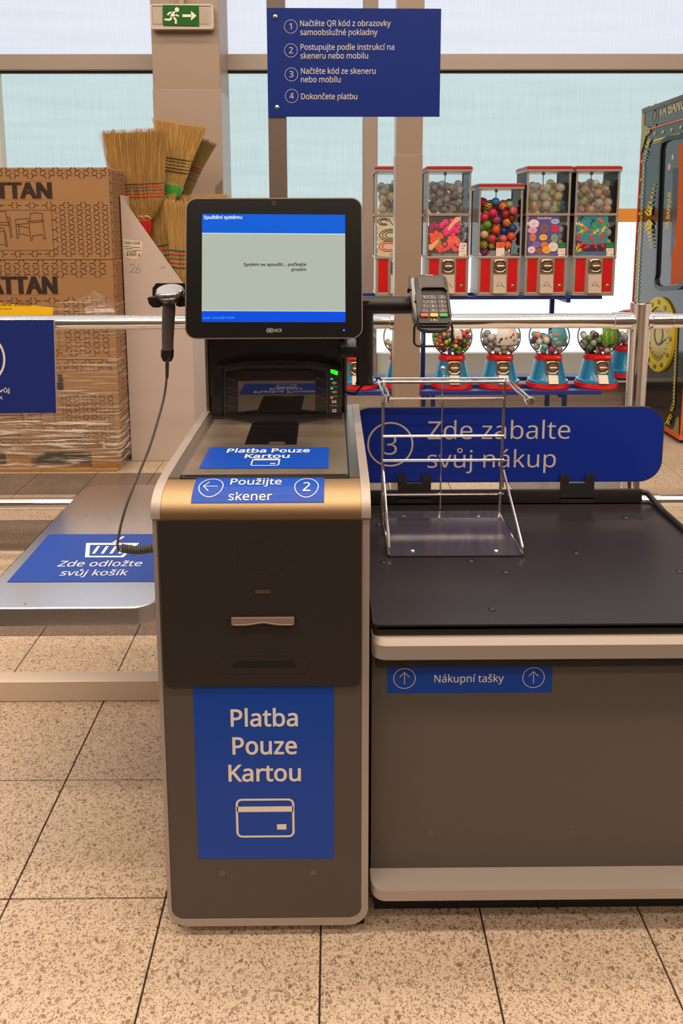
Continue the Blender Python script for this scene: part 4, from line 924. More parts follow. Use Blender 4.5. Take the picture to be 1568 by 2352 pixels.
# bunched torn flap on the upper right corner
k0 = len(m.v); nb = 14
for j in range(nb + 1):
    for i in range(nb + 1):
        u, v = i / nb, j / nb; x = CR - .16 + .17 * u; z = zt_ - .15 + .24 * v * (1 - .75 * abs(u - .35)); y = YP - off - .006 - .014 * abs(math.sin(u * 13 + v * 7)) - .006 * random.random()
        m.v.append(Vector((x, y, z))); fold.append(1.6)
m.f += [(k0 + j * (nb + 1) + i, k0 + j * (nb + 1) + i + 1, k0 + (j + 1) * (nb + 1) + i + 1, k0 + (j + 1) * (nb + 1) + i) for j in range(nb) for i in range(nb)]
fo = m.build('stretch_film', fm, None, loc=(CR - CW / 2, YP, 0), angle=80); tag(fo, 'clear wrinkled stretch film wound around the lower cartons and pallet', 'film')
atr = fo.data.attributes.new('folds', 'FLOAT', 'POINT')
for i, v in enumerate(fold): atr.data[i].value = v
# yellow price card
fy = front(YP - .05)
pc = thing('price_card', 'yellow price card reading Běžná cena in front of the wrapped cartons', 'price card', tuple(PY(60, 724, YP - .05)))
q = pxs(fy, [(-80, 727), (121, 727), (122, 706), (-80, 690)]); pcb = MB().slab(fy, q, 0, -.003); pcb.prism([fy.f(*fy.inv(-80, 727), 0), fy.f(*fy.inv(121, 727), 0), fy.f(*fy.inv(121, 727), -.025), fy.f(*fy.inv(-80, 727), -.025)], (0, 0, -.003))
pcb = pcb.build('card', mat('price_yellow', (236, 186, 20), .5), pc)
tm = MB(); tm.text('Běžná cena: 5599,00', fy, -32, 72, 702.5, 7, .001, .01); tm.text('Clubcard cena:', fy, -30, 28, 711, 4, .001, 0); tm.build('lettering', mat('price_ink', (40, 34, 20), .6), pcb)

# ================================================================== BROOM BIN AND BROOMS
YB0, YB1 = 4.44, 4.97; fb0 = front(YB0)
bb = thing('broom_bin', 'white cardboard bin with diagonal cut front, paper label and pencilled 26', 'display bin', (PY(350, 1060, YB0).x, YB0, 0))
bxl = CR + .009; bxr = PY(442, 800, YB0).x
WC = mat('white_card', (186, 170, 162), .7, var=.03, vscale=3)
zL, zR = PY(267, 448, YB0).z, PY(442, 677, YB0).z; dz = fb0.inv(424, 656)
bt0 = fb0.inv(267, 448); flp = [(bxl, .002), (bxr, .002), (bxr, zR), dz, (bxl, zL)]
MB().slab(fb0, flp, 0, -.005).build('front_panel', WC, bb)
MB().prism([(bxr - .005, YB0 + .005, .002), (bxr - .005, YB1, .002), (bxr - .005, YB1, zR + .42), (bxr - .005, YB0 + .005, zR)], (.005, 0, 0)).build('side_panel', WC, bb)
MB().prism([(bxl, YB0 + .005, .002), (bxl, YB1, .002), (bxl, YB1, zL), (bxl, YB0 + .005, zL)], (.005, 0, 0)).build('side_panel', WC, bb)
MB().box((bxl + .005, YB1 - .005, .002), (bxr - .005, YB1, zR + .42)).build('back_panel', WC, bb)
MB().box((bxl + .005, YB0 + .005, .03), (bxr - .005, YB1 - .005, .035)).build('base_panel', WC, bb)
ff = front(YB1 + .02); MB().slab(ff, pxs(ff, [(494, 445), (511, 445), (511, 411), (494, 429)]), 0, -.004).build('back_flap', mat('flap_brown', (112, 96, 86), .7), bb)
lb = MB().face(fb0, pxs(fb0, [(284, 549), (326, 554), (327, 567), (323, 590), (307, 596), (288, 590), (285, 570)]), .0008).build('paper_label', mat('label_paper', (214, 200, 176), .6), bb)
tm = MB(); tm.text('11078', fb0, 304, 321, 561, 5, .0016, .02); tm.text('B', fb0, 318, 322, 589, 6, .0016, .02)
for k, (a, b, y) in enumerate(((280, 296, 556), (281, 297, 559.5), (280, 294, 566), (295, 317, 568), (281, 300, 571), (300, 318, 575), (284, 308, 577))): tm.stroke(fb0, pxs(fb0, [(a + 6, y), (b + 5, y + .6)]), .003, .0016)
tm.build('label_print', INK, lb)
tm = MB(); x = 291
for k in range(11): w_ = random.choice((1, 1.6, .8)); tm.face(fb0, pxs(fb0, [(x, 588), (x + w_, 588), (x + w_, 580), (x, 580)]), .0016); x += w_ + random.choice((.9, 1.3))
tm.build('barcode', INK, lb)
tm = MB(); P = lambda pts: smooth_path([Vector((*fb0.inv(*p), 0)) for p in pts], 5)
tm.stroke(fb0, [v.xy for v in P([(299, 611), (303, 607), (308, 608), (309, 613), (304, 620), (298, 626), (304, 624), (311, 626)])], .0022, .0008)
tm.stroke(fb0, [v.xy for v in P([(321, 608), (314, 616), (312, 624), (316, 627), (322, 624), (322, 618), (316, 618), (313, 621)])], .0022, .0008); tm.build('pencil_number', mat('pencil', (110, 96, 92), .8), bb)
MB().stroke(fb0, pxs(fb0, [(366, 617), (373, 613), (378, 612)]), .003, .0008).stroke(fb0, pxs(fb0, [(372, 617), (380, 614)]), .002, .0008).build('torn_mark', mat('torn_mark', (150, 124, 92), .8), bb)

STRAW = mat('broom_straw', (188, 150, 84), .75, var=.5, vscale=90, vstretch=(1, 1, .06)); STRAWD = mat('broom_straw_brown', (166, 128, 68), .75, var=.6, vscale=90, vstretch=(1, 1, .06)); STRAWO = mat('broom_straw_olive', (128, 108, 60), .75, var=.25, vscale=90, vstretch=(1, 1, .06))
HAND = mat('broom_handle', (196, 160, 116), .55)
def broom(label, Y, neck, stitch, tip, wn, ws_, wt, threads, cap=None, straw=STRAW, thick=.05, bulge=0, ns=420, seed=1, name='broom', knots=False):
    """neck/stitch/tip: pixel centres; widths in pixels at each."""
    rnd = random.Random(seed); k = Y / F
    N0, S0, T0 = PY(*neck, Y), PY(*stitch, Y), PY(*tip, Y)
    root = thing(name, label, 'broom', tuple(N0), 'straw brooms standing head up in the bin')
    up = (T0 - N0).normalized(); sd_ = up.cross(Vector((0, 1, 0))).normalized()
    wn, ws_, wt = wn * k, ws_ * k, wt * k; Ls = (S0 - N0).length; LT = (T0 - N0).length
    bend = (S0 - N0) - up * (S0 - N0).dot(up)
    def cen(t):      # t in 0..1 along the broom, quadratic side bend so it passes the stitch centre
        u = Ls / LT; q = t * (1 - t) / (u * (1 - u)); return N0 + up * (LT * t) + bend * q
    def wid(t):
        u = Ls / LT
        return wn + (ws_ - wn) * math.sin(min(1, t / u) * math.pi / 2) if t < u else ws_ + (wt - ws_) * ((t - u) / (1 - u)) ** 1.15
    def thk(t): u = Ls / LT; return .5 * thick * (1.0 - .35 * math.exp(-((t - u) / .12) ** 2)) * (1 if t > .1 else .8)
    body = MB(); nt, nw = 12, 16; rings = []
    for j in range(nt + 1):
        t = j / nt * .965; c = cen(t); w_ = wid(t) * .46; h_ = thk(t) * .75
        rings += [c + sd_ * (w_ * math.cos(2 * math.pi * i / nw)) + Vector((0, h_ * math.sin(2 * math.pi * i / nw), 0)) for i in range(nw)]
    body.add(rings, [(j * nw + i, j * nw + (i + 1) % nw, (j + 1) * nw + (i + 1) % nw, (j + 1) * nw + i) for j in range(nt) for i in range(nw)] + [tuple(range(nw)), tuple(range((nt + 1) * nw - 1, nt * nw - 1, -1))])
    body.build('straw_core', straw, root)
    st = MB(); st.fix = False
    for s_ in range(ns):
        a = rnd.uniform(-1, 1); a = math.copysign(abs(a) ** .85, a); fr_ = rnd.random(); yy = -math.sqrt(max(0, 1 - a * a * .9)) * (1 if fr_ < .7 else -1) * rnd.uniform(.75, 1.1)
        te = rnd.uniform(.955, 1.012); ta = rnd.uniform(0, .25) if s_ % 3 else rnd.uniform(.2, .6); d1 = rnd.gauss(0, .018); r = rnd.uniform(.0008, .0016); pts = []
        for q in range(6):
            t = ta + (te - ta) * q / 5; aa = a + d1 * max(0, t - Ls / LT) / (1 - Ls / LT) * 3
            pts.append(cen(t) + sd_ * (wid(t) * .5 * aa) + Vector((0, thk(t) * yy + rnd.gauss(0, .0006), 0)))
        vs = [];
        for q, p in enumerate(pts):
            rr_ = r * (1 if q < 4 else .7); vs += [p + sd_ * rr_, p - sd_ * rr_, p + Vector((0, -rr_, 0))]
        st.add(vs, [(q * 3 + e, q * 3 + (e + 1) % 3, q * 3 + 3 + (e + 1) % 3, q * 3 + 3 + e) for q in range(5) for e in range(3)])
    b = st.build('bristles', straw, root, smooth=False); b['kind'] = 'stuff'
    for t, c in threads:
        L_ = []
        for i in range(29):
            an = 2 * math.pi * i / 28; L_.append(cen(t) + sd_ * (wid(t) * .52 * math.cos(an)) + Vector((0, thk(t) * 1.22 * math.sin(an), .0012 * math.sin(i * 2.1))))
        MB().tube(L_[:-1], .0030, 5, True).build('stitching', c, root)
    if knots:
        for i, dx in enumerate((-.32, .3, 0)):
            c = cen(.045) + sd_ * wn * dx + Vector((0, -.02, 0)); MB().tube(smooth_path([c + sd_ * -.022 + Vector((0, .012, -.006)), c + Vector((0, 0, .008 * (-1) ** i)), c + sd_ * .024 + Vector((0, .012, .004))], 4), .009, 8).build('straw_knot', STRAW, root)
    if cap:
        cm, cz = cap; c0 = N0; q = up
        L_ = [(c0 + q * .006, .55), (c0 - q * cz * .15, .53), (c0 - q * cz * .78, .40), (c0 - q * cz * .80, .34), (c0 - q * cz, .30)]
        MB().tube([p for p, _ in L_], [wn * s * 1.0 for _, s in L_], 20).build('cap', cm, root)
    MB().tube([N0 - up * .02, N0 - up * .25], .0125, 12).build('handle', HAND, root)
    return root
RED = mat('thread_red', (190, 36, 34), .7); BLU = mat('thread_blue', (36, 78, 104), .7); BLK = mat('thread_dark', (34, 42, 38), .7)
RC_ = mat('cap_red', (190, 24, 20), .35); GC = mat('cap_green', (74, 168, 78), .35)
broom('big straw broom with red cap, leftmost of the brooms', 4.64, (327, 510), (318, 438), (310, 298), 40, 116, 146, [(.31, RED), (.345, BLU), (.38, RED), (.415, BLU), (.275, RED)][0:5], (RC_, .13), STRAWD, .06, ns=620, seed=3, knots=True)
broom('straw broom with green plastic cap and dark stitching', 4.80, (396, 428), (405, 376), (414, 281), 46, 64, 122, [(.23, BLK), (.28, BLK), (.33, BLK), (.38, BLK), (.43, BLK)], (GC, .08), STRAW, .05, ns=420, seed=4)
broom('narrow olive brown broom leaning behind the green capped broom', 4.90, (418, 455), (438, 400), (474, 320), 30, 36, 50, [(.34, BLU), (.41, RED), (.48, BLU), (.54, RED)], None, STRAWO, .04, ns=200, seed=5)
broom('straw broom with blue and red stitching, low beside the red capped broom', 4.72, (404, 640), (378, 578), (366, 450), 22, 48, 74, [(.30, BLU), (.36, RED), (.42, BLU), (.24, RED), (.18, BLU)], None, STRAW, .05, ns=300, seed=6)
broom('front straw broom partly hidden behind the left edge of the monitor', 4.55, (428, 655), (432, 598), (436, 462), 34, 84, 112, [(.21, BLU), (.26, RED), (.31, BLU), (.36, RED), (.41, BLU)], (mat('cap_dark_red', (120, 24, 18), .4), .06), STRAW, .06, ns=420, seed=7)
broom('straw broom whose tip shows just above the monitor', 4.84, (470, 640), (466, 585), (462, 447), 34, 90, 128, [(.3, BLU), (.36, RED)], None, STRAW, .06, ns=420, seed=8)

# ================================================================== EXIT SIGN
YE = YC - .06; fe = front(YE)
ex = thing('exit_sign', 'green exit sign with running figure and arrow in a clear lamp housing', 'exit sign', tuple(PY(416, 66, YE)))
a0, b0 = fe.inv(346, 67); a1, b1 = fe.inv(489, 9)
eh = MB().slab(fe, rrect(a0, b0, a1, b1, .02), -.004, -.058).build('housing', mat('exit_housing', (176, 164, 152), .4), ex)
MB().ring(fe, rrect(a0, b0, a1, b1, .02), rrect(a0 + .012, b0 + .012, a1 - .012, b1 - .012, .012), .002, -.006).build('cover_rim', mat('exit_rim', (190, 178, 166), .3), ex)
for q in ((352, 373), (458, 480)):
    for k in range(6): MB().slab(fe, rrect(*fe.inv(q[0] + k * (q[1] - q[0]) / 6, 55), *fe.inv(q[0] + (k + .55) * (q[1] - q[0]) / 6, 17), .003, 2), .0, -.004).build('reflector_rib', mat('exit_rib', (170, 160, 148), .25), ex)
MB().slab(fe, pxs(fe, [(374.5, 58), (457, 60), (456, 13), (374, 12)]), .004, -.003).build('legend_panel', mat('exit_green', (8, 92, 14), .4, spec=.2), ex)
tm = MB(); h = .0052; W2 = mat('exit_white', (232, 226, 214), .5)
c = fe.inv(406.5, 22.5); tm.face(fe, circ(c[0], c[1], .0155, 20), h)
def pst(pts, w): tm.stroke(fe, pxs(fe, pts), w, h)
tm.face(fe, pxs(fe, [(395, 27), (403, 27), (405, 33), (398, 42), (391, 39)]), h)
pst([(396, 29), (389, 30), (385, 35)], .011); pst([(402, 30), (406, 36), (411, 37)], .010); pst([(396, 39), (390, 46), (378, 45)], .013); pst([(398, 39), (404, 46), (404, 55)], .013)
pst([(419, 36.5), (440, 36.5)], .017); tm.face(fe, pxs(fe, [(439, 25.5), (451.5, 36.5), (439, 47.5)]), h); tm.build('pictogram', W2, ex)
q0, q1 = PY(410, 9, YE), PY(421, -6, YE); MB().box((q0.x, YE, q0.z), (q1.x, YE + .03, q1.z + .2), .003).build('hanger', mat('exit_housing', (206, 194, 180), .4), ex)
MB().box((q0.x + .005, YE + .03, q0.z - .03), (q1.x - .005, YC + .005, q0.z - .005)).build('wall_mount', mat('exit_housing', (206, 194, 180), .4), ex)

# ================================================================== VENDING STAND WITH CAPSULE MACHINES
YG = 4.5; kg = YG / F
ZS = PY(1200, 680, YG).z
ZD = PY(1200, 896, YG + .0).z            # lower shelf top
vs_ = thing('vending_stand', 'dark blue metal stand carrying two tiers of capsule machines', 'stand', (PY(1140, 890, YG).x, YG + .15, 0))
BM = mat('stand_blue', (22, 42, 120), .4)
X0s, X1s = PY(690, 683, YG).x, PY(1391, 683, YG).x; X1u = PY(1384, 683, YG).x
MB().box((X0s, YG + .01, ZS - .022), (X1u, YG + .05, ZS - .001), .002, 1).build('upper_bar', BM, vs_)
MB().box((X0s, YG + .21, ZS - .022), (X1u, YG + .25, ZS - .001), .002, 1).build('upper_bar', BM, vs_)
MB().box((X0s, YG - .01, ZD - .03), (X1s, YG + .045, ZD - .001), .002, 1).build('lower_bar', BM, vs_)
MB().box((X0s, YG + .17, ZD - .03), (X1s, YG + .22, ZD - .001), .002, 1).build('lower_bar', BM, vs_)
MB().box((X0s, YG + .40, ZD - .03), (X1s + .40, YG + .52, ZD - .001), .002, 1).build('lower_bar', BM, vs_)
for x in (974, 1270): c = PY(x, 750, YG + .25).x; MB().box((c - .014, YG + .285, ZD - .02), (c + .014, YG + .31, ZS - .002), .002, 1).build('upright', BM, vs_)
for x in (972, 994, 1256, 1296): c = PY(x, 915, YG + .19).x; MB().box((c - .0135, YG + .18, 0), (c + .0135, YG + .205, ZD - .002), .002, 1).build('leg', BM, vs_)
for y in (YG + .18, YG + .42): MB().box((PY(972, 915, YG).x, YG + .20, .02), (PY(1296, 915, YG).x, YG + .225, .05)).build('foot_bar', BM, vs_) if y < YG + .3 else None
for x in (974, 1270): c = PY(x, 915, YG + .19).x; MB().box((c - .012, YG + .02, ZD - .055), (c + .012, YG + .46, ZD - .03)).build('cross_bar', BM, vs_)
for x in (974, 1270): c = PY(x, 915, YG + .25).x; MB().box((c - .012, YG + .02, ZS - .045), (c + .012, YG + .31, ZS - .022)).build('cross_bar', BM, vs_)

TRIM = mat('dispenser_trim', (168, 156, 148), .35, metal=.5); REDP = mat('dispenser_red', (188, 6, 6), .35); LIDR = mat('lid_red', (150, 30, 30), .35)
MECH = mat('coin_brass', (140, 122, 104), .3, metal=.8); FLAP = mat('chute_flap', (214, 198, 182), .3, metal=.4); GLS = glass('dispenser_glass')
GLE = mat('glass_edge', (206, 226, 222), .3)
def coin_mech(mb2, cx, y, z0, z1, w_, root):
    m = MB().box((cx - w_, y - .012, z0), (cx + w_, y + .002, z1), .006, 2).build('coin_mechanism', MECH, root)
    h_ = z1 - z0; zc2 = (z0 + z1) / 2
    dk = mat('mech_dark', (84, 72, 62), .35, metal=.6)
    MB().box((cx - w_ * .78, y - .0135, z0 + h_ * .12), (cx + w_ * .78, y - .010, z1 - h_ * .12), .002, 1).build('mechanism_face', dk, m)
    MB().lathe([(.0001, -.007), (w_ * .62, -.004), (w_ * .68, 0)], (cx, y - .0135, zc2 + h_ * .02), 24, 'Y').build('dial', MECH, m)
    MB().box((cx - w_ * .62, y - .034, zc2 - .006), (cx + w_ * .62, y - .018, zc2 + .008), .006, 3).build('handle', mat('mech_bright', (206, 186, 160), .2, metal=1), m)
    tb_ = MB(); br_ = mat('mech_bright', (206, 186, 160), .2, metal=1)
    tb_.tube([(cx - w_ * .85, y - .013, z1 - h_ * .18), (cx - w_ * .5, y - .016, z1 - h_ * .05), (cx + w_ * .5, y - .016, z1 - h_ * .05), (cx + w_ * .85, y - .013, z1 - h_ * .18)], .0035, 6)
    tb_.tube([(cx - w_ * .8, y - .013, z0 + h_ * .26), (cx - w_ * .35, y - .016, z0 + h_ * .1), (cx + w_ * .35, y - .016, z0 + h_ * .1), (cx + w_ * .8, y - .013, z0 + h_ * .26)], .003, 6); tb_.build('guard', br_, m)
    return m
def flap(cx, y, z0, z1, w_, root, embl=True):
    f = MB().prism([(cx - w_, y - .022, z0), (cx - w_, y - .012, z1), (cx - w_, y + .001, z1), (cx - w_, y + .001, z0 - .0)], (2 * w_, 0, 0)).build('chute_flap', FLAP, root)
    if embl:
        s2_ = Plane((cx, y - .0215, z0), (1, 0, 0), (0, .010, z1 - z0)); m = MB(); H2 = z1 - z0
        m.stroke(s2_, [(-.02, H2 * .42), (-.012, H2 * .55), (0, H2 * .6), (.012, H2 * .54), (.016, H2 * .44), (.0, H2 * .42), (-.02, H2 * .42)], .0022, .0012); m.stroke(s2_, [(.010, H2 * .46), (.030, H2 * .3)], .0035, .0012); m.stroke(s2_, [(-.024, H2 * .38), (-.004, H2 * .4)], .002, .0012)
        m.build('flap_emblem', mat('emblem_dark', (110, 96, 84), .4), f)
    return f
DW, DD = .262, .262
def dispenser(px_left, label, tall, card, group=None):
    x0 = PY(px_left, 680, YG).x; x1 = x0 + DW; cx = (x0 + x1) / 2; y0, y1 = YG, YG + DD; fl_ = .010
    zt = PY(1030, 383, YG).z if tall else PY(1150, 423, YG).z
    zr1 = PY(1030, 590, YG).z; zbd = PY(1030, 493, YG).z
    r = thing('capsule_dispenser', label, 'vending machine', (cx, y0, ZS), 'square dispensers on the upper tier')
    MB().box((x0, y0, ZS), (x1, y1, ZS + .024), .003, 1).build('base', TRIM, r)
    MB().box((x0 + .004, y0 + .006, ZS + .024), (x1 - .004, y1 - .004, zr1), .002, 1).build('body', mat('body_side', (206, 200, 194), .4, metal=.3), r)
    for a, b in ((x0 + .018, x0 + .076), (x1 - .076, x1 - .018)): MB().box((a, y0 + .002, ZS + .026), (b, y0 + .008, zr1 - .012)).build('red_panel', REDP, r)
    MB().box((cx - .052, y0 - .004, ZS + .018), (cx + .052, y0 + .007, zr1 - .004), .003, 1).build('front_plate', TRIM, r)
    for a in (x0, x1 - .016): MB().box((a, y0, ZS + .02), (a + .016, y0 + .01, zr1), .002, 1).build('corner_trim', TRIM, r)
    MB().box((x0 - .004, y0 - .004, zr1 - .012), (x1 + .004, y1, zr1 + .004), .002, 1).build('mid_frame', TRIM, r)
    coin_mech(None, cx + .002, y0 - .004, ZS + .145, ZS + .230, .040, r); flap(cx + .002, y0 - .004, ZS + .020, ZS + .135, .040, r)
    q = (x1 - .042, y0 + .002, ZS + .062); lk = MB().lathe([(.0001, -.006), (.008, -.005), (.011, -.002), (.011, 0)], q, 18, 'Y').build('lock', mat('zinc', (190, 184, 178), .25, metal=1), r); MB().lathe([(.004, -.0068), (.004, -.0055)], q, 10, 'Y').build('keyhole', BLACKM, lk)
    for a in (x0, x1 - .011):
        for b in (y0, y1 - .011): MB().box((a - (.004 if a == x0 else -.004), b, zr1), (a + (.007 if a == x0 else .015), b + .011, zt - .02), .001, 1).build('post', TRIM, r)
    MB().box((x0 + .010, y0 + .003, zr1 + .004), (x1 - .010, y0 + .005, zt - .02)).build('glass_front', GLS, r); MB().box((x0 + .001, y0 + .012, zr1 + .004), (x0 + .003, y1 - .012, zt - .02)).build('glass_side', GLS, r); MB().box((x1 - .003, y0 + .012, zr1 + .004), (x1 - .001, y1 - .012, zt - .02)).build('glass_side', GLS, r)
    MB().box((x0 + .010, y1 - .006, zr1 + .004), (x1 - .010, y1 - .004, zt - .02)).build('glass_back', GLS, r)
    if tall: MB().ring(flat(zbd), rrect(x0 - .006, y0 - .004, x1 + .006, y1 + .002, .003, 2), rrect(x0 + .009, y0 + .010, x1 - .009, y1 - .010, .002, 2), .007, -.007).build('band', TRIM, r)
    MB().box((x0 - .010, y0 - .010, zt - .030), (x1 + .010, y1 + .004, zt - .016), .002, 1).build('lid_frame', TRIM, r)
    MB().box((x0 - .010, y0 - .010, zt - .018), (x1 + .010, y1 + .004, zt), .003, 1).build('lid', LIDR, r)
    MB().box((x0 - .004, y0, zt), (x1 + .002, y1, zt + .005), .002, 1).build('lid_top', TRIM, r)
    MB().tube([(cx - .01, y0 + .10, zr1 + .01), (cx - .01, y0 + .10, zt - .03)], .0028, 6).build('centre_rod', TRIM, r); MB().box((cx - .018, y0 + .092, zt - .045), (cx - .002, y0 + .108, zt - .030)).build('rod_nut', TRIM, r)
    if card:
        cf = front(y0 + .0025); z0_, z1_ = zr1 + .006, zbd - .008; xa, xb = x0 + .012, x0 + .012 + .192
        cd = MB().slab(cf, [(xa, z0_), (xb, z0_), (xb, z1_), (xa, z1_)], 0, -.0008).build('picture_card', card['bg'], r); card['draw'](cf, xa, xb, z0_, z1_, cd)
        ta, tb2 = xb - .004, x1 - .014; tg = MB().slab(cf, [(ta, z0_ - .004), (tb2, z0_ - .004), (tb2, z0_ + .080), (ta, z0_ + .080)], .0008, .0).build('price_tag', mat('tag_paper', (218, 204, 196), .6), r)
        m = MB()
        if card['green']: MB().face(cf, [(ta, z0_ + .045), (tb2, z0_ + .045), (tb2, z0_ + .080), (ta, z0_ + .080)], .0012).build('tag_band', mat('tag_green', (16, 112, 58), .5), tg); 
        else: m.text_ab('1 x 20', cf, ta + .006, tb2 - .006, z0_ + .060, .016, .0014, .02); m.text_ab('Kč', cf, ta + .017, tb2 - .017, z0_ + .043, .013, .0014, .02)
        m.text_ab('CE', cf, tb2 - .022, tb2 - .004, z0_ + .003, .013, .0014, .01); m.text_ab('CE', cf, (xa + xb) / 2 - .02, (xa + xb) / 2 - .002, z0_ + .006, .012, .0014, .02); m.stroke(cf, [(ta + .008, z0_ + .03), (tb2 - .008, z0_ + .03)], .0014, .0014); m.build('tag_print', mat('tag_ink', (50, 40, 40), .7), tg)
    return dict(root=r, x0=x0 + .012, x1=x1 - .012, y0=y0 + .008, y1=y1 - .012, z0=zr1 + .004, zb=zbd + .007, zt=zt - .04, cx=cx)
rc = random.Random(21)
def blob(m, cf, x, z, rx, rz, h, n=14, wob=0.0):
    m.face(cf, [(x + rx * math.cos(t) * (1 + rc.uniform(-wob, wob)), z + rz * math.sin(t) * (1 + rc.uniform(-wob, wob))) for t in [2 * math.pi * i / n for i in range(n)]], h)
def C(name, c): return mat(name, c, .5)
def draw_snakes(cf, xa, xb, z0, z1, p):
    W_, H_ = xb - xa, z1 - z0
    for nm, c, cx_, cz_, rs in (('grey_snake', (70, 74, 62), .42, .52, (.36, .27, .17)), ('red_snake', (206, 44, 30), .35, .24, (.30, .2)), ('dark_snake', (50, 52, 46), .2, .86, (.2, .12)), ('orange_snake', (214, 120, 50), .75, .88, (.14, .08))):
        m = MB()
        for r_ in rs: m.stroke(cf, [(xa + W_ * (cx_ + r_ * math.cos(t)), z0 + H_ * (cz_ + r_ * .42 * math.sin(t))) for t in [i * .28 for i in range(20)]], .006, .0006 + r_ * .0004)
        m.stroke(cf, [(xa + W_ * (cx_ + rs[0]), z0 + H_ * cz_), (xa + W_ * (cx_ + rs[0] + .12), z0 + H_ * (cz_ - .1)), (xa + W_ * (cx_ + rs[0] + .2), z0 + H_ * (cz_ - .06))], .005, .0008); m.build(nm, C(nm, c), p)
def draw_grapes(cf, xa, xb, z0, z1, p):
    W_, H_ = xb - xa, z1 - z0
    sets = [('pink_berries', (214, 44, 110), .68, .72, .30, .22, 46, .034), ('magenta_berries', (158, 30, 80), .2, .70, .15, .14, 20, .026), ('orange_berries', (222, 78, 44), .24, .46, .22, .13, 24, .036), ('green_berries', (120, 150, 60), .25, .36, .16, .10, 20, .03), ('red_berries', (216, 66, 60), .40, .22, .16, .12, 16, .036), ('coral_berries', (226, 92, 70), .80, .36, .20, .12, 20, .036), ('rose_berries', (222, 70, 100), .80, .22, .2, .08, 14, .034)]
    for nm, c, cx_, cz_, rx, rz, n_, r_ in sets:
        m = MB(); m2 = MB()
        for i in range(n_):
            t = rc.uniform(0, 6.28); q = rc.uniform(0, 1) ** .5; x = min(.97, max(.03, cx_ + rx * q * math.cos(t))); z = cz_ + rz * q * math.sin(t); blob(m, cf, xa + W_ * x, z0 + H_ * z, W_ * r_ * 1.9, H_ * r_ * 1.45, .0006 + .00004 * i, 10); blob(m2, cf, xa + W_ * (x - .01), z0 + H_ * (z + .012), W_ * r_ * .4, H_ * r_ * .3, .0007 + .00004 * i, 6)
        m.build(nm, C(nm, c), p); m2.build('berry_shine', C('sh_' + nm, tuple(min(255, int(v * .5 + 120)) for v in c)), p)
    for q in ([(.58, .66), (.66, .78), (.86, .98), (.99, .98), (.99, .88), (.84, .82), (.66, .64)], [(.0, .16), (.0, .28), (.12, .32), (.3, .42), (.34, .38), (.2, .24), (.1, .14)]): MB().face(cf, [(xa + W_ * a, z0 + H_ * b) for a, b in q], .0030).build('drawn_finger', C('finger', (226, 160, 124)), p)
    MB().face(cf, [(xa + W_ * .1, z0 + H_ * .0), (xb, z0 + H_ * .0), (xb, z0 + H_ * .06), (xa + W_ * .1, z0 + H_ * .06)], .0006).build('card_footer', C('cf_grey', (120, 118, 122)), p)
def draw_squishy(cf, xa, xb, z0, z1, p):
    W_, H_ = xb - xa, z1 - z0
    its = [('white_toy', (214, 196, 206), .18, .80, .17, .11), ('blue_toy', (140, 170, 206), .86, .86, .14, .07), ('pink_toy', (206, 150, 190), .14, .64, .15, .08), ('brown_toy', (112, 86, 88), .52, .68, .14, .12), ('red_toy', (196, 40, 50), .86, .68, .12, .10), ('tan_toy', (190, 120, 70), .16, .46, .11, .10), ('yellow_toy', (222, 168, 70), .50, .46, .13, .08), ('green_toy', (110, 156, 116), .86, .44, .12, .11), ('violet_toy', (124, 96, 170), .27, .28, .13, .08), ('orange_toy', (206, 120, 44), .54, .27, .12, .08), ('cream_toy', (216, 200, 200), .82, .22, .16, .12), ('rose_toy', (150, 84, 70), .38, .12, .13, .07), ('lemon_toy', (222, 160, 50), .62, .14, .14, .09), ('pale_toy', (214, 196, 196), .13, .15, .13, .09)]
    fc = MB()
    for k, (nm, c, x, z, rx, rz) in enumerate(its):
        m = MB(); blob(m, cf, xa + W_ * x, z0 + H_ * z, W_ * rx, H_ * rz, .0006 + k * .0001, 16, .06); m.build(nm, C(nm, c), p)
        for s_ in (-.03, .03): blob(fc, cf, xa + W_ * (x + s_), z0 + H_ * z, .0022, .0026, .0024, 6)
    fc.build('toy_faces', C('toy_face', (50, 34, 44)), p)
    m = MB(); m.text_ab('Squishy', cf, xa + W_ * .28, xa + W_ * .74, z0 + H_ * .915, .026, .0024, .012); m.build('card_title', C('sq_white', (214, 210, 220)), p)
    MB().face(cf, [(xa, z0), (xb, z0), (xb, z0 + H_ * .055), (xa, z0 + H_ * .055)], .0026).build('card_footer', C('cf_violet', (96, 86, 130)), p)
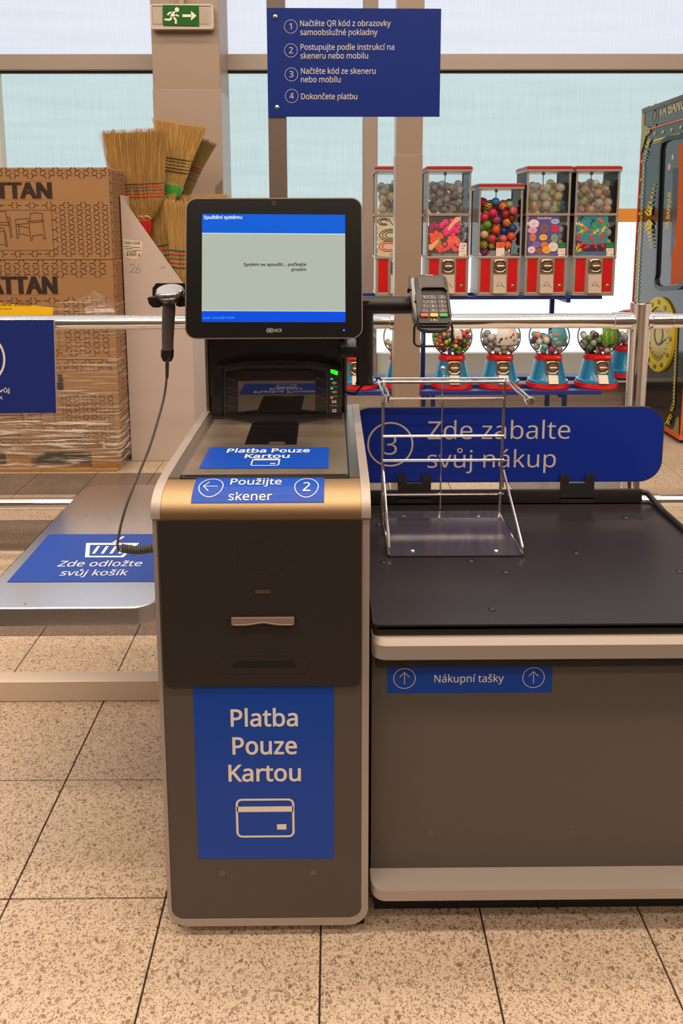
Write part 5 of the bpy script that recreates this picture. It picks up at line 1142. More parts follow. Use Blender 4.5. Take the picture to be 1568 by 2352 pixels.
def draw_lizards(cf, xa, xb, z0, z1, p):
    W_, H_ = xb - xa, z1 - z0
    MB().face(cf, [(xa, z0 + H_ * .38), (xb, z0 + H_ * .30), (xb, z1), (xa, z1)], .0005).build('card_sea', C('liz_sea', (44, 128, 142)), p)
    MB().face(cf, [(xa + W_ * .2, z0 + H_ * .28), (xa + W_ * .8, z0 + H_ * .28), (xa + W_ * .9, z0 + H_ * .5), (xa + W_ * .1, z0 + H_ * .5)], .0006).build('card_sea', C('liz_sea', (44, 128, 142)), p)
    k = 0
    for c, pos in (((34, 52, 70), ((.5, .84), (.12, .93))), ((228, 184, 40), ((.12, .78), (.2, .62), (.62, .60), (.86, .66), (.05, .22), (.1, .12))), ((60, 150, 70), ((.55, .74), (.9, .8))), ((206, 44, 40), ((.5, .42), (.85, .50), (.85, .28), (.35, .22), (.08, .45), (.62, .25), (.2, .3))), ((214, 96, 50), ((.75, .88), (.3, .66)))):
        m = MB()
        for x, z in pos:
            a_ = rc.uniform(0, 3.1); dx, dz = math.cos(a_), math.sin(a_); X_, Z_ = xa + W_ * x, z0 + H_ * z
            P_ = lambda u, v: (min(xb, max(xa, X_ + (dx * u - dz * v) * .028)), Z_ + (dz * u + dx * v) * .028)
            m.face(cf, [P_(-1, 0), P_(-.4, -.22), P_(.4, -.24), P_(1.0, 0), P_(.4, .24), P_(-.4, .22)], .0012 + .0001 * k); k += 1
            for u in (-.4, .4):
                for v in (-1, 1): m.stroke(cf, [P_(u, 0), P_(u + .1, .45 * v), P_(u + .3, .6 * v)], .0026, .0013 + .0001 * k)
            m.stroke(cf, [P_(-1, 0), P_(-1.3, .2), P_(-1.6, 0)], .0028, .0012 + .0001 * k)
        m.build('drawn_lizard', C('liz_%d_%d_%d' % c, c), p)
    MB().face(cf, [(xa, z0), (xb, z0), (xb, z0 + H_ * .10), (xa, z0 + H_ * .10)], .004).build('card_footer', C('cf_blue', (70, 100, 130)), p)
d1 = dispenser(862, 'square capsule dispenser half hidden by the slim column, with snake card', True, dict(bg=C('card_snake', (186, 178, 150)), draw=draw_snakes, green=False))
d2 = dispenser(978, 'square capsule dispenser with pink grape card, right of the slim column', True, dict(bg=C('card_grape', (70, 70, 60)), draw=draw_grapes, green=False))
d3 = dispenser(1096, 'shorter square dispenser filled with colourful bouncy balls', False, None)
d4 = dispenser(1203, 'square capsule dispenser with purple Squishy card', True, dict(bg=C('card_squishy', (84, 70, 140)), draw=draw_squishy, green=True))
d5 = dispenser(1313, 'square capsule dispenser with coloured lizard card, rightmost on the upper tier', True, dict(bg=C('card_lizard', (50, 36, 66)), draw=draw_lizards, green=True))
# price slip and inner hopper of the ball dispenser
cf = front(YG + .0025); a0 = d3['cx'] - .022; z_ = d3['z0']
tg = MB().slab(cf, [(a0, z_), (a0 + .052, z_), (a0 + .052, z_ + .085), (a0, z_ + .085)], .0008, 0).build('price_tag', mat('tag_paper', (218, 204, 196), .6), d3['root'])
MB().face(cf, [(a0, z_ + .05), (a0 + .052, z_ + .05), (a0 + .052, z_ + .085), (a0, z_ + .085)], .0012).build('tag_band', mat('tag_orange', (216, 96, 50), .5), tg)
m = MB(); m.text_ab('1 x 20', cf, a0 + .008, a0 + .044, z_ + .066, .013, .0016, .02); m.text_ab('Kč', cf, a0 + .018, a0 + .034, z_ + .053, .010, .0016, .02); m.text_ab('CE', cf, a0 + .034, a0 + .048, z_ + .003, .011, .0016, .01); m.build('tag_print', mat('tag_ink', (50, 40, 40), .7), tg)
MB().prism([(d3['cx'] - .075, YG + .010, z_), (d3['cx'] + .075, YG + .010, z_), (d3['cx'] + .058, YG + .010, z_ + .034), (d3['cx'] - .052, YG + .010, z_ + .034)], (0, .05, 0)).build('hopper', mat('hopper_grey', (150, 142, 136), .4), d3['root'])

# ---- loose balls and capsules, dropped in one by one
def drop(n, r, inside, zmin, rnd, tries=50, jr=.0):
    """inside(x,y,z,r) -> True when the ball fits; returns list of centres stacked from the bottom."""
    B = []; xs, ys = inside('range')
    for _ in range(n):
        best = None
        for _t in range(tries):
            x, y = rnd.uniform(*xs), rnd.uniform(*ys); z = zmin(x, y)
            if z is None: continue
            for (a, b, c) in B:
                d2_ = (a - x) ** 2 + (b - y) ** 2
                if d2_ < 4 * r * r: z = max(z, c + math.sqrt(4 * r * r - d2_) + 1e-4)
            if not inside(x, y, z, r): continue
            if best is None or z < best[2]: best = (x, y, z)
        if best: B.append(best)
    return B
def two_tone(name, a, b, scale=2.0, kind='WAVE', rough=.35):
    if name in MATS: return MATS[name]
    m = bpy.data.materials.new(name); m.use_nodes = True; N = m.node_tree.nodes; L = m.node_tree.links; p = N['Principled BSDF']; p.inputs['Roughness'].default_value = rough
    tc = N.new('ShaderNodeTexCoord'); t = N.new('ShaderNodeTexWave' if kind == 'WAVE' else 'ShaderNodeTexNoise'); t.inputs['Scale'].default_value = scale
    if kind == 'WAVE': t.inputs['Distortion'].default_value = 6; t.inputs['Detail'].default_value = 1
    L.new(tc.outputs['Generated'], t.inputs['Vector']); cr = N.new('ShaderNodeValToRGB'); cr.color_ramp.interpolation = 'CONSTANT' if kind == 'WAVE' else 'LINEAR'
    cr.color_ramp.elements[0].color = lin(a); cr.color_ramp.elements[1].color = lin(b); cr.color_ramp.elements[1].position = .5; L.new(t.outputs[1 if kind == 'WAVE' else 0], cr.inputs[0]); L.new(cr.outputs[0], p.inputs['Base Color']); MATS[name] = m; return m
def ball_mesh(name, m, r, n=14):
    b = MB().sphere((0, 0, 0), r, n, 9); me = bpy.data.meshes.new(name); me.from_pydata([tuple(v) for v in b.v], [], b.f); me.validate()
    bm = bmesh.new(); bm.from_mesh(me); bmesh.ops.remove_doubles(bm, verts=bm.verts[:], dist=1e-5); bmesh.ops.recalc_face_normals(bm, faces=bm.faces[:]); bm.to_mesh(me); bm.free(); me.shade_smooth(); me.materials.append(m); return me
BALLS = [('pink and white striped', two_tone('b_pinkwhite', (214, 40, 80), (230, 150, 150))), ('plain hot pink', mat('b_hotpink', (232, 20, 90), .35)), ('orange', mat('b_orange', (238, 84, 20), .35)), ('coral', mat('b_coral', (214, 66, 62), .4)), ('lime green', mat('b_lime', (96, 160, 40), .4)), ('blue marbled', two_tone('b_blue', (20, 80, 160), (30, 50, 110))), ('cream', mat('b_cream', (222, 192, 130), .45)), ('yellow and black banded', two_tone('b_bee', (222, 180, 30), (40, 34, 20), 1.5)), ('teal swirled', two_tone('b_teal', (20, 140, 120), (222, 200, 120))), ('red and yellow swirled', two_tone('b_redyel', (210, 50, 70), (228, 160, 50), 1)), ('dark red', mat('b_dred', (120, 16, 40), .35)), ('green and white swirled', two_tone('b_grwh', (150, 176, 110), (214, 214, 170))), ('purple and pink swirled', two_tone('b_pupi', (110, 60, 110), (220, 70, 130))), ('sky blue', mat('b_sky', (26, 110, 180), .35)), ('red and black patterned', two_tone('b_redblk', (222, 50, 40), (40, 20, 20), 3))]
def boxfill(d, zlo, zhi, r, n, seed, avoid=None, dense_front=True):
    rnd = random.Random(seed)
    def inside(x, y=None, z=None, r_=None):
        if x == 'range': return (d['x0'] + r + .001, d['x1'] - r - .001), (d['y0'] + r, d['y1'] - r)
        return z + r < zhi
    def zmin(x, y):
        if avoid and avoid(x, y): return None
        return zlo + r
    return drop(n, r, inside, zmin, rnd, 26)
def place(name, meshes, centres, labelf, cat, group, rnd):
    protos = {}
    if not centres: return
    lo = [min(c[i] for c in centres) for i in range(3)]; hi = [max(c[i] for c in centres) + 1e-6 for i in range(3)]
    ws_ = {0: ('left', 'middle', 'right'), 1: ('front', 'centre', 'back'), 2: ('bottom', 'lower', 'upper', 'top')}
    pos = lambda c, i: ws_[i][int((c[i] - lo[i]) / (hi[i] - lo[i]) * len(ws_[i]))]
    for c in centres:
        k = rnd.randrange(len(meshes)); nm, me = meshes[k]
        if k not in protos: o = bpy.data.objects.new(name, me); protos[k] = o
        else: o = protos[k].copy()
        COL.objects.link(o); o.location = c; o.rotation_euler = (rnd.uniform(0, 6), rnd.uniform(0, 6), rnd.uniform(0, 6)); tag(o, labelf(nm) + ', ' + pos(c, 2) + ' ' + pos(c, 0) + ' ' + pos(c, 1), cat, group(nm))
rb3 = .0262
cb3 = boxfill(d3, d3['z0'], d3['zt'] - .03, rb3, 95, 5, avoid=lambda x, y: y < YG + .088 and abs(x - d3['cx']) < .1 and False)
cb3 = [c for c in cb3 if not (c[2] < d3['z0'] + .034 + rb3 and c[1] < YG + .09 and abs(c[0] - d3['cx']) < .10)]
place('bouncy_ball', [(n_, ball_mesh('bouncy_ball', m_, rb3)) for n_, m_ in BALLS], cb3, lambda n_: n_ + ' bouncy ball in the shorter dispenser', 'ball', lambda n_: n_ + ' bouncy balls in the shorter dispenser', random.Random(3))
def capmat(name, shell, core, tw=.25):
    m = two_tone(name, shell, core, 2.2, 'NOISE', .12); p = m.node_tree.nodes['Principled BSDF']; p.inputs['Coat Weight'].default_value = .6; p.inputs['Roughness'].default_value = .3
    cr = [n for n in m.node_tree.nodes if n.type == 'VALTORGB'][0]; cr.color_ramp.elements[0].position = .38; cr.color_ramp.elements[1].position = .6
    N = m.node_tree.nodes; L = m.node_tree.links
    if 'Transparent BSDF' not in N:
        t = N.new('ShaderNodeBsdfTransparent'); mx = N.new('ShaderNodeMixShader'); mx.inputs[0].default_value = .58; o = N['Material Output']; tl_ = N.new('ShaderNodeBsdfTranslucent'); m3 = N.new('ShaderNodeMixShader'); m3.inputs[0].default_value = .3
        L.new(cr.outputs[0], tl_.inputs[0]); L.new(p.outputs[0], m3.inputs[1]); L.new(tl_.outputs[0], m3.inputs[2]); L.new(t.outputs[0], mx.inputs[1]); L.new(m3.outputs[0], mx.inputs[2]); L.new(mx.outputs[0], o.inputs[0])
    return m
SETS = {1: ('snake card', [('green', (110, 120, 80), (170, 174, 140)), ('yellow', (170, 150, 90), (200, 190, 160)), ('rose', (160, 110, 104), (200, 170, 160)), ('grey', (110, 104, 98), (176, 168, 160))]),
        2: ('grape card', [('smoky', (92, 82, 84), (160, 148, 142)), ('mauve', (104, 80, 96), (160, 140, 146)), ('brownish', (110, 84, 66), (164, 146, 128)), ('grey', (84, 80, 80), (176, 168, 160))]),
        4: ('Squishy card', [('yellow', (200, 160, 60), (212, 196, 150)), ('green', (130, 156, 90), (196, 200, 160)), ('orange', (200, 120, 60), (206, 176, 140)), ('lilac', (140, 120, 140), (196, 184, 186)), ('pale', (180, 170, 160), (212, 206, 200))]),
        5: ('lizard card', [('cream', (176, 160, 130), (212, 200, 180)), ('orange', (190, 120, 60), (206, 180, 150)), ('rose', (170, 110, 100), (204, 180, 170)), ('olive', (130, 130, 80), (200, 190, 150)), ('dark', (80, 76, 66), (190, 180, 160))])}
for k, d in ((1, d1), (2, d2), (4, d4), (5, d5)):
    cn, cl = SETS[k]; meshes = [(n_, ball_mesh('capsule', capmat('cap%d_%s' % (k, n_), tuple(min(245, int(v * .75 + 82)) for v in b_), tuple(min(245, int(v * .85 + 60)) for v in a_)), .0265)) for n_, a_, b_ in cl]
    place('capsule', meshes, boxfill(d, d['zb'], d['zt'] - (.0 if k == 5 else .03), .0265, 52, 30 + k), lambda n_: n_ + ' toy capsule in the top box, ' + cn + ' dispenser', 'capsule', lambda n_: n_ + ' capsules above the ' + cn, random.Random(k))
    dd = dict(d); dd['x0'] = d['x1'] - .062
    place('capsule', meshes, boxfill(dd, d['z0'], d['zb'] - .02, .0265, 14, 50 + k), lambda n_: n_ + ' toy capsule beside the ' + cn, 'capsule', lambda n_: n_ + ' capsules beside the ' + cn, random.Random(k + 9))
    # capsules seen through the pale left side glass
    dd = dict(d); dd['x1'] = d['x0'] + .062
    place('capsule', meshes, boxfill(dd, d['z0'], d['zb'] - .02, .0265, 14, 70 + k), lambda n_: n_ + ' toy capsule behind the ' + cn, 'capsule', lambda n_: n_ + ' capsules behind the ' + cn, random.Random(k + 19))

# ---- round globe machines on the lower tier
TEAL = mat('globe_teal', (12, 118, 164), .25, coat=.4); REDB = mat('globe_red', (206, 20, 16), .3, coat=.3); GG = glass('globe_glass', (246, 250, 250), .05); _lk = GG.node_tree.links
for _n in list(GG.node_tree.nodes):
    if _n.type == 'FRESNEL': _n.inputs[0].default_value = 1.06
RG = .130
def globe(px, label, y=None, mech=True):
    y = y or YG + .135; x = PY(px, 840, YG).x * (y / (YG)) if y < YG + .2 else PY(px, 840, y).x
    r = thing('globe_dispenser', label, 'vending machine', (x, y, ZD), 'globe dispensers on the lower tier')
    MB().lathe([(.136, 0), (.138, .004), (.134, .028), (.128, .032)], (x, y, ZD), 36).build('base_ring', REDB, r)
    MB().lathe([(.128, .030), (.131, .034), (.129, .044), (.116, .050), (.112, .056), (.084, .182)], (x, y, ZD), 36).build('cone_body', TEAL, r)
    MB().lathe([(.086, .176), (.088, .180), (.084, .214), (.078, .218)], (x, y, ZD), 36).build('collar', REDB, r)
    MB().box((x - .054, y - .101, ZD + .188), (x + .054, y - .06, ZD + .208), .004, 1).build('collar_block', REDB, r)
    zc3 = ZD + .325
    MB().lathe([(RG * math.sin(t), -RG * math.cos(t)) for t in [math.radians(36 + 128 * i / 18) for i in range(19)]], (x, y, zc3), 32).build('globe', GG, r)
    MB().lathe([(.04, .120), (.040, .128), (.02, .134), (.0001, .135)], (x, y, zc3), 28).build('cap', REDB, r)
    if mech:
        coin_mech(None, x, y - .090, ZD + .094, ZD + .182, .044, r); MB().box((x - .036, y - .10, ZD + .09), (x + .036, y - .05, ZD + .18)).build('mechanism_box', mat('mech_dark', (84, 72, 62), .35, metal=.6), r)
        f = MB().prism([(x - .030, y - .142, ZD + .040), (x - .030, y - .118, ZD + .090), (x - .030, y - .09, ZD + .090), (x - .030, y - .09, ZD + .040)], (.060, 0, 0)).build('chute_flap', mat('globe_flap', (216, 202, 176), .4), r)
    return x, y, zc3
def globefill(x, y, z, r, n, seed, top=.10):
    rnd = random.Random(seed); R_ = RG - r - .002
    def inside(a, b=None, c=None, r_=None):
        if a == 'range': return (x - R_, x + R_), (y - R_, y + R_ * .4)
        d = math.sqrt((a - x) ** 2 + (b - y) ** 2 + (c - z) ** 2); return d < R_ + .0005 and c < z + top
    def zmin(a, b):
        q = R_ * R_ - (a - x) ** 2 - (b - y) ** 2
        if q < 0: return None
        return max(z - math.sqrt(q), z - .085) if True else None
    return drop(n, r, inside, zmin, rnd, 60)
def gcard(x, y, z, c, items, name, a_, b_, lean):     # curved picture card inside the front of a globe
    pass
TOYS = {'small beads': [('green', (70, 160, 50)), ('orange', (234, 100, 24)), ('pink', (226, 60, 90)), ('yellow', (226, 180, 30)), ('purple', (120, 90, 130)), ('lime', (130, 190, 60)), ('dark', (50, 40, 44)), ('blue', (60, 110, 170)), ('red', (210, 40, 44))],
        'grey': [('grey', (168, 164, 160)), ('pale', (206, 200, 194)), ('smoky', (130, 126, 126))], 'mixed': [('peach', (226, 160, 110)), ('turquoise', (110, 180, 180)), ('pale', (206, 200, 190)), ('blue', (60, 130, 180)), ('magenta', (180, 70, 120))],
        'dark': [('navy', (50, 70, 110)), ('green', (90, 130, 60)), ('grey', (150, 146, 142)), ('maroon', (110, 44, 50)), ('white', (210, 206, 200))], 'cream': [('cream', (214, 196, 156)), ('honey', (200, 172, 120))], 'brown': [('brown', (160, 120, 96)), ('grey', (150, 140, 136))]}
specs = [(818, 'teal globe dispenser left of the black arm post with brown capsules', 'brown', .024, 30, None, 'left of the arm post'), (925, 'teal globe dispenser behind the slim column with cream capsules', 'cream', .015, 70, None, 'behind the slim column'),
         (1037, 'teal globe dispenser full of small bright beads, behind the bag rack', 'small beads', .0155, 130, 'small', 'behind the bag rack'), (1147, 'teal globe dispenser with grey capsules and a kitten card', 'grey', .024, 34, 'kitten', 'with kitten card'),
         (1258, 'teal globe dispenser with pale capsules and a blue hand card', 'mixed', .022, 40, 'hand', 'with blue hand card'), (1370, 'teal globe dispenser with a green worm card, next to the chrome post', 'dark', .021, 46, 'worm', 'with green worm card')]
for i, (px, lab, key, r, n_, card, short) in enumerate(specs):
    x, y, z = globe(px, lab); ms = [(nm, ball_mesh('toy_capsule' if r > .016 else 'bead', mat('toy_%s_%s' % (key, nm), c, .25, coat=.5), r, 12)) for nm, c in TOYS[key]]
    place('toy_capsule' if r > .016 else 'bead', ms, globefill(x, y, z, r, n_, 90 + i), lambda nm: nm + ' ball, globe ' + short, 'ball', lambda nm: nm + ' balls in the ' + lab[5:], random.Random(i))
    if card:
        R_ = RG - .0035; root = [o for o in COL.objects if o.name.startswith('globe_dispenser') and o.get('label') == lab][0]
        class Sph:
            def f(s, a, b, h=0): u, v = a, b; R2 = R_ + h; return Vector((x + R2 * math.sin(u) * math.cos(v), y - R2 * math.cos(u) * math.cos(v), z + R2 * math.sin(v)))
        sp = Sph()
        u0, u1, v0, v1 = {'small': (-.05, .35, .05, .5), 'kitten': (-.42, .75, -.30, .6), 'hand': (-.15, .75, -.35, .6), 'worm': (-.15, .98, -.28, .6)}[card]
        def patch(u0, u1, v0, v1, h, nm, mm, par, n1=8, n2=8):
            m = MB(); m.add([sp.f(u0 + (u1 - u0) * a / n1, v0 + (v1 - v0) * b / n2, h) for b in range(n2 + 1) for a in range(n1 + 1)], [(b * (n1 + 1) + a, b * (n1 + 1) + a + 1, (b + 1) * (n1 + 1) + a + 1, (b + 1) * (n1 + 1) + a) for b in range(n2) for a in range(n1)]); m.fix = False; return m.build(nm, mm, par)
        cm = {'small': (214, 196, 190), 'kitten': (222, 208, 204), 'hand': (70, 150, 170), 'worm': (84, 134, 44)}[card]
        cd = patch(u0, u1, v0, v1, 0, 'picture_card', C('gcard_' + card, cm), root)
        def bl(u, v, ru, rv, c, nm, h=.0008):
            m = MB(); m.fix = False; m.face(sp, [(u + ru * math.cos(t), v + rv * math.sin(t)) for t in [6.283 * q / 12 for q in range(12)]], h); m.build(nm, C('gc_%d_%d_%d' % c, c), cd)
        if card == 'kitten':
            for u, v, c in ((-.2, .0, (60, 50, 46)), (.05, .05, (196, 120, 90)), (.3, .1, (120, 90, 76)), (.5, -.08, (180, 90, 50)), (-.28, -.14, (110, 100, 96)), (.45, .22, (200, 60, 60))): bl(u, v, .07, .06, c, 'drawn_kitten'); bl(u + .05, v + .06, .035, .035, c, 'drawn_head', .0012)
        if card == 'hand':
            bl(.3, .0, .28, .2, (60, 140, 200), 'drawn_splash'); bl(.2, -.16, .17, .08, (226, 170, 90), 'drawn_hand'); bl(.02, .02, .12, .06, (228, 190, 176), 'drawn_hand', .0012); bl(.45, .1, .12, .1, (90, 150, 70), 'drawn_leaf', .0012); bl(.6, -.05, .08, .1, (150, 80, 140), 'drawn_berry', .0012); bl(.1, .24, .2, .06, (214, 110, 60), 'drawn_title', .0012)
        if card == 'worm':
            for u, c in ((.06, (190, 200, 40)), (.38, (226, 190, 40)), (.62, (206, 70, 50)), (.82, (60, 170, 120))):
                m = MB(); m.fix = False; m.stroke(sp, [(u + .045 * math.sin(q * 1.1), -.18 + q * .04) for q in range(15)], .035, .001); m.build('drawn_worm', C('gc_%d_%d_%d' % c, c), cd)
        if card == 'small':
            m = MB(); m.fix = False; m.stroke(sp, [(.05, .12), (.1, .18), (.16, .12), (.1, .08)], .02, .001, True); m.stroke(sp, [(.22, .16), (.3, .16)], .02, .001); m.build('drawn_mark', C('gc_ink', (90, 60, 60)), cd)
xg, yg, zg = globe(1434, 'teal globe dispenser in the back row beside the chrome post', YG + .46, False)
ms = [(nm, ball_mesh('toy_capsule', mat('toy_grey_%s' % nm, c, .25, coat=.5), .024, 12)) for nm, c in TOYS['grey']]
place('toy_capsule', ms, globefill(xg, yg, zg, .024, 18, 130), lambda nm: nm + ' ball inside the back row globe dispenser', 'ball', lambda nm: nm + ' balls in the back row globe', random.Random(44))

# ================================================================== CLAW / STRENGTH MACHINE (right edge)
MX, MY0, MY1 = 2.36, 4.745, 5.66; MZ = PX(1477, 250, MX).z
cmn = thing('game_machine', 'tall dark game machine with gold ornaments, orange edges and VA BANQUE lettering', 'game machine', (MX + .4, (MY0 + MY1) / 2, 0))
DKM = mat('machine_slate', (24, 28, 30), .12, coat=.3, spec=.6); ORG_ = mat('machine_orange', (222, 96, 36), .4); GOLD = mat('machine_gold', (214, 188, 44), .5, spec=.2); GOLDP = mat('machine_gold_pale', (186, 170, 122), .45)
MW = .85
MB().box((MX + .012, MY0 + .012, .05), (MX + MW, MY1 - .01, MZ - .01)).build('cabinet', DKM, cmn)
sf = Plane((MX + .006, 0, 0), (0, -1, 0), (0, 0, 1))
def sp_(p): return pxs(sf, p)
# side panel ring around the window
wo = sp_([(1513, 630), (1510, 640), (1512, 652), (1522, 658), (1560, 655), (1580, 640), (1592, 330), (1590, 318), (1580, 316), (1540, 322), (1527, 330), (1524, 345)])
AY0, BY1_ = -(MY1 - .005), -(MY0 + .005)
MB().slab(sf, [(AY0, .06), (BY1_, .06), (BY1_, MZ - .012), (AY0, MZ - .012)], 0, -.006).build('side_panel', DKM, cmn)
def off_poly(P, d):
    c = Vector((sum(p[0] for p in P) / len(P), sum(p[1] for p in P) / len(P))); sx = max(abs(p[0] - c.x) for p in P); sy = max(abs(p[1] - c.y) for p in P)
    return [(c.x + (p[0] - c.x) * (1 + d / sx), c.y + (p[1] - c.y) * (1 + d / sy)) for p in P]
MB().ring(sf, off_poly(wo, .03), wo, .022, -.004).build('window_seal', mat('machine_seal', (16, 16, 18), .35), cmn)
wpn = MB().face(sf, wo, .004).build('window_pane', mat('machine_pane', (40, 48, 48), .05, spec=.6, coat=.4), cmn)
# orange frame lines and bottom trim
m = MB().slab(sf, [(AY0 - .004, .03), (BY1_ + .004, .03), (BY1_ + .004, .062), (AY0 - .004, .062)], .012, -.01); m.box((MX - .006, MY0 - .006, .03), (MX + MW, MY0 + .01, .062)); m.build('bottom_trim', ORG_, cmn)
zl1 = sf.inv(1476, 301)[1]; m = MB(); m.slab(sf, [(AY0, zl1 - .006), (BY1_, zl1 - .006), (BY1_, zl1 + .004), (AY0, zl1 + .004)], .008, 0); m.build('orange_rule', ORG_, cmn)
for (y0_, y1__) in ((MY0 - .002, MY0 + .010), (MY1 - .010, MY1)): MB().box((MX, y0_, .05), (MX + .012, y1__, MZ - .01)).build('edge_strip', ORG_, cmn)
MB().box((MX - .004, MY0 - .004, MZ - .035), (MX + MW, MY1, MZ), .004).build('top_frame', mat('machine_top', (92, 82, 78), .4), cmn)
gd = MB(); gp = MB()
for j, (x, y) in enumerate([(1504, 307), (1523, 303), (1543, 298), (1564, 292), (1506, 252), (1527, 243), (1548, 232)]):
    a, b = sf.inv(x, y); gp.slab(sf, circ(a, b, .013, 14, .013), .006, 0)
for y in (371, 413, 452, 491, 531, 571, 608, 646, 682): a, b = sf.inv(1475 - (y - 371) * .049, y); gp.slab(sf, circ(a, b, .012, 12), .006, 0)
gp.build('stud_row', GOLDP, cmn)
def ornament(pts, name, m_, n_, seed):   # leafy scrollwork built from small curved leaves around a spine
    rnd = random.Random(seed); m = MB(); m.fix = False; q = 0
    def leaf(x, y, dx, dy, L_, wd):
        nonlocal q; P = []
        for u, w_ in ((0, .25), (.3, .9), (.6, 1), (.85, .55), (1.0, 0)): P.append((x + dx * L_ * u - dy * wd * w_ * .5 + 0, y + dy * L_ * u + dx * wd * w_ * .5))
        for u, w_ in ((.85, .45), (.6, .8), (.3, .7), (0, .25)): P.append((x + dx * L_ * u + dy * wd * w_ * .5 + 0, y + dy * L_ * u - dx * wd * w_ * .5))
        m.face(sf, sp_(P), .007 + .00015 * q); q += 1
    for k in range(n_):
        t = k / (n_ - 1); i = min(len(pts) - 2, int(t * (len(pts) - 1))); f = t * (len(pts) - 1) - i
        cxp = pts[i][0] * (1 - f) + pts[i + 1][0] * f; cyp = pts[i][1] * (1 - f) + pts[i + 1][1] * f; wd = pts[i][2] * (1 - f) + pts[i + 1][2] * f
        sg = -1 if t < .5 else 1
        for s_ in (-1, 1):
            a = math.radians(rnd.uniform(42, 72)); leaf(cxp, cyp, s_ * math.cos(a), sg * math.sin(a), wd * rnd.uniform(1.1, 1.5), max(1.8, wd * .40))
            if k % 2: leaf(cxp + s_ * wd * .3, cyp, s_ * .3, sg * .95, wd * .7, max(1.4, wd * .25))
        leaf(cxp, cyp, rnd.uniform(-.4, .4), sg, wd * .9, max(1.6, wd * .3))
    return m.build(name, m_, cmn)
ornament([(1504, 425, 3), (1500, 450, 5), (1494, 480, 9), (1493, 500, 12), (1494, 520, 10), (1497, 545, 6), (1498, 567, 3)], 'scroll_ornament', GOLD, 16, 2)
ornament([(1494, 323, 5), (1489, 335, 7), (1485, 350, 5), (1482, 368, 3)], 'corner_ornament', GOLD, 8, 3)
ornament([(1549, 925, 4), (1546, 940, 6), (1541, 955, 7), (1535, 968, 7)], 'corner_ornament', GOLD, 8, 4)
m = MB(); m.stroke(sf, sp_([(1503, 323), (1563, 308)]), .014, .007); m.stroke(sf, sp_([(1480, 372), (1463, 700)]), .012, .007); m.stroke(sf, sp_([(1557, 740), (1549, 930)]), .014, .007); m.build('gold_line', GOLD, cmn)
m = MB()
for k in range(26):
    u = (k + .2) / 26, (k + .75) / 26; P = [(1502 + 58 * t, 329 - 14.5 * t) for t in u]; m.stroke(sf, sp_(P), .008, .007)
for k in range(34): u = (k + .2) / 34, (k + .75) / 34; m.stroke(sf, sp_([(1482.5 - 17 * t, 382 + 320 * t) for t in u]), .010, .007)
for k in range(22): u = (k + .2) / 22, (k + .75) / 22; m.stroke(sf, sp_([(1553.5 - 6.5 * t, 750 + 175 * t) for t in u]), .010, .007)
m.build('dashed_line', mat('dash_pale', (200, 196, 150), .5), cmn)
# gold corner caps
m = MB(); m.slab(sf, sp_([(1475, 302), (1495, 298), (1493, 306), (1484, 314), (1480, 330), (1474, 350), (1472, 350)]), .009, .002); m.slab(sf, sp_([(1476, 250), (1493, 243), (1490, 250), (1482, 256), (1481, 288), (1492, 293), (1494, 298), (1475, 301)]), .009, .002); m.slab(sf, sp_([(1530, 988), (1534, 984), (1545, 990), (1551, 980), (1556, 958), (1560, 958), (1559, 1006)]), .009, .002); m.build('corner_cap', mat('cap_gold_pale', (166, 150, 96), .4, metal=.3), cmn)
# sign panel with lettering
m = MB(); m.slab(sf, sp_([(1483, 252), (1583, 214), (1583, 270), (1482, 292)]), .004, -.001); spn = m.build('sign_panel', mat('machine_sign', (50, 58, 60), .15, coat=.4), cmn)
m = MB(); a0, b0 = sf.inv(1514, 268); a1, _ = sf.inv(1600, 250); m.text_ab('VA BANQUE', sf, a0, a0 + .95 * (a1 - a0), b0, .125, .006, .03); m.build('lettering', GOLDP, spn)
m = MB(); a, b = sf.inv(1505.5, 265); m.fring(sf, circ(a, b, .055, 20, .085), circ(a, b, .04, 20, .07), .006); m.face(sf, circ(a, b, .018, 12, .045), .006); m.stroke(sf, sp_([(1514, 251), (1585, 223)]), .005, .006); m.stroke(sf, sp_([(1505, 285), (1585, 260)]), .005, .006); m.build('sign_emblem', mat('emblem_gold_dim', (120, 116, 92), .4), spn)
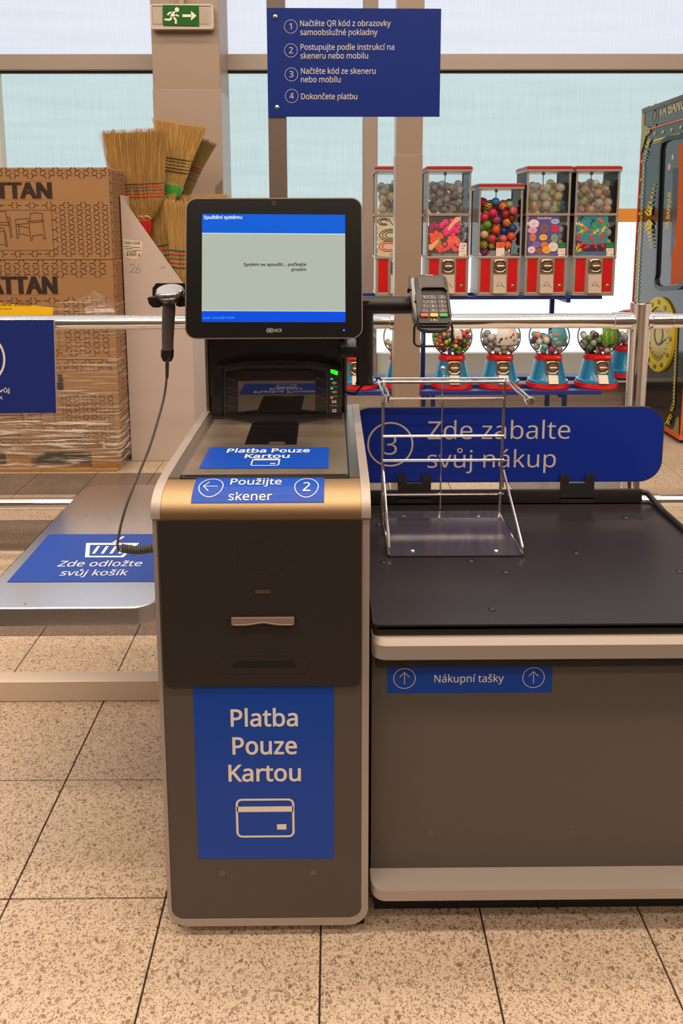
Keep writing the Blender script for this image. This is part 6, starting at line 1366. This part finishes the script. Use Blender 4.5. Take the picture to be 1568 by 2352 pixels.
# lettering running up the window
bnl = Plane((MX + .006, 0, 0), (0, 0, 1), (0, 1, 0)); m = MB(); m.fix = False
vs2, fs2, xa_, xb_ = text_mesh('VA BANQUE', .03, 3); pa0 = sf.inv(1537, 528); pa1 = sf.inv(1543, 440); kx = (pa1[1] - pa0[1]) / (xb_ - xa_)
m.add([sf.f(pa0[0] - .0 - yy * .09 + .0, pa0[1] + (xx - xa_) * kx, .0052) for xx, yy in vs2], fs2); m.build('window_lettering', mat('win_letter', (196, 172, 110), .4), cmn)
m = MB(); m.face(sf, sp_([(1560, 330), (1580, 327), (1574, 648), (1541, 654), (1543, 585), (1551, 560), (1556, 430)]), .0046); m.build('interior_orange', mat('interior_orange', (196, 84, 16), .6, spec=.1), cmn)
m = MB(); m.face(sf, sp_([(1546, 388), (1560, 384), (1556, 500), (1544, 590), (1540, 590), (1545, 480)]), .0049); m.build('interior_post', mat('interior_dark', (40, 38, 40), .3), cmn)
for x, y, r in ((1546, 361, .018), (1538, 383, .024)): a, b = sf.inv(x, y); MB().face(sf, circ(a, b, r, 14, r), .005).build('interior_lamp', mat('int_lamp', (196, 160, 160), .4), cmn)
# round gold dial low on the side
ca_, cb_ = sf.inv(1515, 768); rA = sf.inv(1552, 768)[0] - ca_; rB = cb_ - sf.inv(1515, 855)[1]
m = MB().ring(sf, circ(ca_, cb_, rA, 40, rB), circ(ca_, cb_, rA * .74, 40, rB * .74), .022, 0); dl = m.build('dial_ring', GOLD, cmn)
MB().slab(sf, circ(ca_, cb_, rA * .75, 40, rB * .75), .010, 0).build('dial_face', mat('dial_gold', (176, 150, 50), .3, metal=.4), dl)
for k in range(12):
    t = 2 * math.pi * k / 12; MB().slab(sf, circ(ca_ + rA * .87 * math.cos(t), cb_ + rB * .87 * math.sin(t), .016, 12), .028, .02).build('rivet', mat('rivet_dark', (120, 104, 50), .35, metal=.5), dl)
m = MB()
for k in range(24): t = 2 * math.pi * k / 24; m.stroke(sf, [(ca_ + rA * .66 * math.cos(t), cb_ + rB * .66 * math.sin(t)), (ca_ + rA * .58 * math.cos(t), cb_ + rB * .58 * math.sin(t))], .008, .012)
m.fring(sf, circ(ca_, cb_, rA * .3, 24, rB * .3), circ(ca_, cb_, rA * .24, 24, rB * .24), .012); m.stroke(sf, [(ca_ + rA * .15, cb_ - rB * .25), (ca_ + rA * .5, cb_ - rB * .05)], .01, .012); m.build('dial_marks', mat('dial_ink', (80, 66, 30), .5), dl)
for x, y in ((MX + .06, MY0 + .06), (MX + .06, MY1 - .08), (MX + MW - .06, MY0 + .06), (MX + MW - .06, MY1 - .08)): MB().lathe([(.03, 0), (.03, .052)], (x, y, 0), 14).build('foot', RUBBER, cmn)
